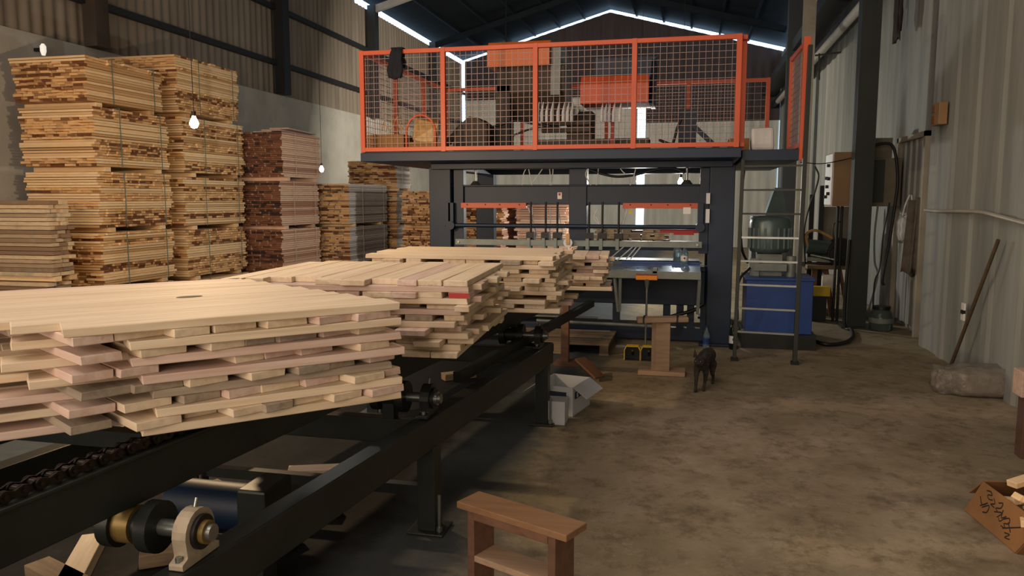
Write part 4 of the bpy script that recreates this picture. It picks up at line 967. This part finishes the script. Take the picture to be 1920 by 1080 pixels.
# chop saw on its bench
sw = thing('chop_saw', 'black chop saw with a green guard on the cluttered bench behind the ladder', 'saw', (1.75, 11.3, .85))
def W2(px, py, y=11.2): return aY(px, py, y)
a = W2(1580, 475); b = MB(); b.cyl((a.x, 11.15, a.z), (a.x, 11.45, a.z), .2, 24); b.cyl((a.x-.05, 11.1, a.z-.02), (a.x-.05, 11.2, a.z-.02), .13, 20); b.build('blade_guard', M['black'], sw)
a2 = W2(1530, 458); b = MB(); b.cyl((a2.x-.12, 11.25, a2.z-.03), (a2.x+.2, 11.3, a2.z-.06), .1, 18); b.build('motor', M['motor'], sw)
b = MB(); b.beam(W2(1512, 485), W2(1600, 492), .1, .05); b.cyl(W2(1520, 478), W2(1570, 488, 11.1), .025, 10); b.build('saw_base', M['silver'], sw)
b = MB(); b.tube([W2(1515, 462), (W2(1512, 440)), W2(1530, 432), W2(1560, 446)], .02, 8); b.build('saw_handle', M['tape'], sw)
wb = thing('workbench', 'cluttered wooden trestle bench under the chop saw', 'bench', (1.7, 11.3, 0))
zt = W2(1560, 492).z-.03
b = MB(); q0, q1 = W2(1510, 495), W2(1606, 495); b.bb(q0.x, q1.x, 11.0, 11.6, zt-.05, zt); b.build('bench_top', M['dirtywood'], wb)
for (pa, pb) in (((1528, 497), (1522, 575)), ((1575, 497), (1592, 560)), ((1548, 497), (1560, 590))):
    b = MB(); u0 = W2(*pa, 11.1); u1 = W2(*pb, 11.1); u1.z = 0; u0.z = zt-.05; b.beam(u0, u1, .07, .04); b.build('leg', M['redwood'], wb)
b = MB(); q = W2(1551, 527, 10.98); b.bb(q.x-.07, q.x+.07, 10.93, 11.0, q.z-.09, q.z+.09); b.cyl((q.x, 10.91, q.z), (q.x, 10.93, q.z), .03, 10); tag(b.build('switch_box', M['white'], None, .005), 'white rotary switch box on the front of the bench', 'switch')
q = W2(1534, 552, 10.7); b = MB(); b.bb(q.x-.13, q.x+.13, 10.6, 10.75, .34, .46); b.build('yellow_rail', M['yellow'], wb); b = MB(); b.bb(q.x-.13, q.x+.1, 10.65, 10.9, .0, .34); b.build('lower_box', M['greencol'], wb)
# back board, posts behind
q0, q1 = aY(1540, 395, 11.9), aY(1628, 450, 11.9); b = MB(); b.bb(q0.x, q1.x-.1, 11.9, 11.94, .7, 1.48); b.bb(q0.x, q0.x+.05, 11.85, 11.94, 0, .7); b.bb(q1.x-.15, q1.x-.1, 11.85, 11.94, 0, .7); tag(b.build('board', M['beige']), 'beige backing board standing behind the bench', 'board')
for px, py0, lab in ((1542, 348, 'tallest dark metal bar standing behind the bench'), (1523, 365, 'shorter dark metal bar standing by the beige column')):
    q = aY(px, py0, 11.7); b = MB(); b.bb(q.x-.03, q.x+.03, 11.66, 11.72, 0, q.z); tag(b.build('metal_bar', M['darkcol']), lab, 'bar')
# white machine cabinet / drum behind the ladder
q = aY(1450, 400, 11.5); t = thing('grey_press', 'grey upright machine behind the ladder rungs', 'machine', (q.x, 11.7, 0))
b = MB(); b.bb(q.x-.28, q.x+.2, 11.5, 12.0, 0, 1.35); b.build('body', M['galv'], t, .01); b = MB(); b.prism([(q.x-.1, 1.35), (q.x+.2, 1.35), (q.x+.12, 1.75), (q.x+.02, 1.75)], 11.6, 11.9); b.build('head', M['motor'], t, .01)
# diagonal conduit and dark trunking high on the right wall
b = MB(); za, zb_ = aX(1623, 2, 2.32), aX(1497, 190, 2.32); b.cyl((2.32, za.y-4, za.z), (2.32, 24, za.z), .07, 12); tag(b.build('duct_pipe', M['pvc']), 'long pale duct pipe running high along the right wall', 'pipe')
for px, py in ((1640, 120),):
    pass
b = MB(); b.bb(2.02, 2.42, 12.2, 26, aX(1560, 40, 2.3).z+.10, aX(1560, 40, 2.3).z+.32); tag(b.build('cable_trunking', M['darkcol']), 'dark trunking above the duct pipe on the right wall', 'trunking')
b = MB(); q = aY(1575, 100, 11.5); b.beam(aY(1528, 104, 11.5), aY(1577, 98, 11.5), .03, .02); b.beam(aY(1536, 150, 11.5), aY(1536, 100, 11.5), .02, .02); tag(b.build('wall_bracket', M['black']), 'small black bracket beside the beige column', 'bracket')
# ------------------------------------------------------------------ lamps
def bulb(px, py, dist, label, power, r=.035, col='#ffd9a8', cord=True):
    d = ray(px, py); p = CC+d*dist
    t = thing('light_bulb', label, 'lamp', p)
    b = MB(); b.lathe([(.002, -r), (r*.6, -r*.8), (r, 0), (r*.75, r*.7), (r*.4, r*1.4), (r*.38, r*1.6)], p, 16); b.build('glass_bulb', M['bulb'] if col == '#ffd9a8' else M['bulbcool'], t)
    b = MB(); b.cyl(p+Vector((0, 0, r*1.6)), p+Vector((0, 0, r*2.6)), r*.45, 12); b.build('socket', M['black'], t)
    if cord:
        zt = gable(p.x)+.1; b = MB(); b.cyl(p+Vector((0, 0, r*2.5)), (p.x, p.y, zt), .003, 6); b.build('cord', M['black'], t)
    l = lamp('bulb_light', p-Vector((0, 0, r*2.2)), power, col); return t
bulb(364, 232, 5.6, 'lit bare bulb hanging in front of the second tall stack', 150, .034)
bulb(603, 318, 9.6, 'small lit lamp hanging beside the brown-ended stack', 25, .03, '#f4f0e6')
bulb(1200, 340, 11.9, 'lit lamp glowing behind the centre of the machine', 140, .06, '#f4f0e6')
bulb(1276, 342, 11.6, 'small lit lamp behind the right side of the machine', 20, .045, '#f4f0e6')
# lens reflection above the left stack, modelled as a dim glowing blob
p = aX(81, 93, XL+.12); t = thing('lens_reflection', 'lens reflection shaped as a small glowing blob on the plastered wall', 'lamp', p)
b = MB(); b.lathe([(.02, -.07), (.035, -.02), (.035, .04), (.015, .07)], p, 14); b.build('glow_blob', M['dim'], t)
b = MB(); b.bb(XL, p.x, p.y-.02, p.y+.02, p.z-.02, p.z+.02); b.build('wall_arm', M['black'], t)
# ------------------------------------------------------------------ offcuts under the conveyor
rr = random.Random(9)
for (px, py, L, a_) in ((590, 865, .3, 20), (150, 1030, .5, -60), (120, 1062, .45, -20), (330, 1010, .3, 35), (500, 1000, .35, 70), (560, 930, .4, 10), (860, 690, .3, 40), (420, 905, .35, -30)):
    q = aZ(px, py, .1); 
    plank((q.x, q.y, .035), R(a_), L, .1, .06, M['dirtywood'] if px not in (590, 150) else M['pine'], 'scrap wood block on the floor beneath the conveyor', 'scrap blocks under the conveyor', 0, 'scrap_block')
# ------------------------------------------------------------------ cat walking towards the camera
def cat(loc, rot):
    # local: facing -Y, one skinned skeleton
    J = [((0, .06, .235), .066), ((0, -.03, .24), .062), ((0, -.10, .235), .058), ((0, -.15, .228), .047), ((0, -.19, .24), .039), ((0, -.225, .252), .051), ((0, -.268, .238), .023),
         ((0, .13, .24), .05), ((0, .17, .235), .035)]
    E_ = [(0, 1), (1, 2), (2, 3), (3, 4), (4, 5), (5, 6), (0, 7), (7, 8)]
    def chain(start, pts):
        prev = start
        for p_, r_ in pts: J.append((p_, r_)); E_.append((prev, len(J)-1)); prev = len(J)-1
    chain(3, [((.034, -.13, .17), .028), ((.034, -.135, .10), .017), ((.030, -.155, .045), .013), ((.028, -.175, .012), .014), ((.028, -.195, .010), .012)])
    chain(3, [((-.034, -.15, .17), .028), ((-.030, -.18, .10), .017), ((-.024, -.215, .045), .013), ((-.022, -.235, .012), .014), ((-.022, -.255, .010), .012)])
    chain(7, [((.042, .10, .165), .036), ((.042, .075, .105), .021), ((.042, .125, .055), .013), ((.042, .105, .012), .013), ((.042, .085, .010), .012)])
    chain(7, [((-.042, .16, .165), .036), ((-.042, .15, .105), .021), ((-.042, .205, .06), .013), ((-.042, .195, .012), .013), ((-.042, .175, .010), .012)])
    chain(8, [((0, .21, .22), .016), ((0, .24, .16), .012), ((.0, .27, .10), .011), ((.0, .32, .07), .010), ((.0, .37, .08), .007)])
    me = bpy.data.meshes.new('cat'); me.from_pydata([j[0] for j in J], E_, []); me.update()
    root = thing('cat', 'dark grey cat walking towards the camera across the floor', 'cat', (0, 0, 0))
    o = bpy.data.objects.new('body', me); COL.objects.link(o); o.parent = root
    o.modifiers.new('skin', 'SKIN'); sub = o.modifiers.new('sub', 'SUBSURF'); sub.levels = 2; sub.render_levels = 2
    if not me.skin_vertices: 
        bm = bmesh.new(); bm.from_mesh(me); bm.verts.layers.skin.verify(); bm.to_mesh(me); bm.free()
    for i, sv in enumerate(me.skin_vertices[0].data):
        sv.radius = (J[i][1], J[i][1]); sv.use_root = (i == 0)
    me.materials.append(M['fur'])
    ORG['cat_head'] = Vector((0,0,0))
    for s_ in (-1, 1):
        b = MB(); b.add([(s_*.012, -.215, .275), (s_*.052, -.213, .275), (s_*.030, -.195, .28), (s_*.042, -.212, .348)], [(0, 1, 3), (1, 2, 3), (2, 0, 3), (0, 2, 1)]); b.build('ear', M['fur'], root)
        b = MB(); b.lathe([(.001, -.004), (.0042, 0), (.001, .004)], (s_*.020, -.272, .258), 10); b.build('eye', M['eye'], root)
    b = MB(); b.lathe([(.002, -.004), (.005, 0), (.002, .003)], (0, -.281, .238), 8); b.build('nose', M['black'], root)
    root.location = loc; root.rotation_euler = (0, 0, rot); root.scale = (1.05, 1.05, 1.05)
q = aZ(1301, 733, 0); cat((q.x+.09, q.y+.19, 0), R(-13))

fl = thing('fill_lamp', 'added fill lamp hung behind the orange hopper cover to light the back wall', 'lamp', (-3.6, 15.0, 4.25))  # unseen lamp and housing, added to brighten the back wall
b = MB(); b.box((-3.6, 14.95, 4.25), (.5, .1, .35)); b.build('housing', M['black'], fl, .01)
b = MB(); b.cyl((-3.6, 14.95, 4.42), (-3.6, 14.95, 7.6), .012, 8); b.build('hanger', M['black'], fl)
area('back_wall_fill', (-3.6, 15.1, 4.25), (-2.6, 24, 0.4), .45, .3, 520, '#fff1dc')

gm = thing('gear_motor', 'dark gear motor under the conveyor beside the outer beam', 'motor', (-1.75, 2.6, 0))
b = MB(); b.cyl((-1.95, 2.55, .42), (-1.62, 2.55, .42), .09, 20); b.build('motor_body', M['steel'], gm)
b = MB(); b.bb(-1.62, -1.50, 2.45, 2.65, .33, .53); b.build('gearbox', M['conv'], gm, .01)
b = MB(); b.bb(-1.9, -1.55, 2.5, 2.6, 0, .33); b.build('mount', M['conv'], gm, .004)

# pile on the outfeed behind the press
pc = aY(1185, 440, 9.95); pz = aY(1185, 427, 9.6).z
b = MB(); b.bb(pc.x-.55, pc.x+1.0, 9.4, 10.5, pz-.26, pz-.2); b.build('outfeed_table', M['steel'], mc)
pile('pile behind the press', (pc.x, 9.95), pz-.198, R(3), R(93), .85, .6, 7, 'u', pz, 15, .9, .05)
# one plank end in the second pile is painted red
best = min([o for o in COL.objects if 'second pile' in o.get('label', '') and 'crossways' in o.get('label', '') or 'top plank of the second' in o.get('label', '')],
           key=lambda o: (o.location + Vector((math.cos(o.rotation_euler.z), math.sin(o.rotation_euler.z), 0))*(-.47) - aY(838, 562, 3.15)).length) if False else None
cand = [o for o in COL.objects if o.name.startswith('plank') and 'second pile' in o.get('label', '') and abs(math.sin(o.rotation_euler.z)) > .9]
def endp(o): d = Vector((math.cos(o.rotation_euler.z), math.sin(o.rotation_euler.z), 0)); return o.location - d*(o.dimensions.x/2 if o.dimensions.x else .47)
tgt = aY(838, 562, 3.15); best = min(cand, key=lambda o: (endp(o)-tgt).length)
xs = [v.co.x for v in best.data.vertices]; ys = [v.co.y for v in best.data.vertices]; zs = [v.co.z for v in best.data.vertices]
b = MB(); b.bb(min(xs)-.002, min(xs)+.004, min(ys)+.003, max(ys)-.003, min(zs)+.002, max(zs)-.002); ORG[best.name] = Vector((0, 0, 0))
b.build('painted_end', M['red'], best); best['label'] = 'crossways plank in the second pile with a red painted end'
del best['group']
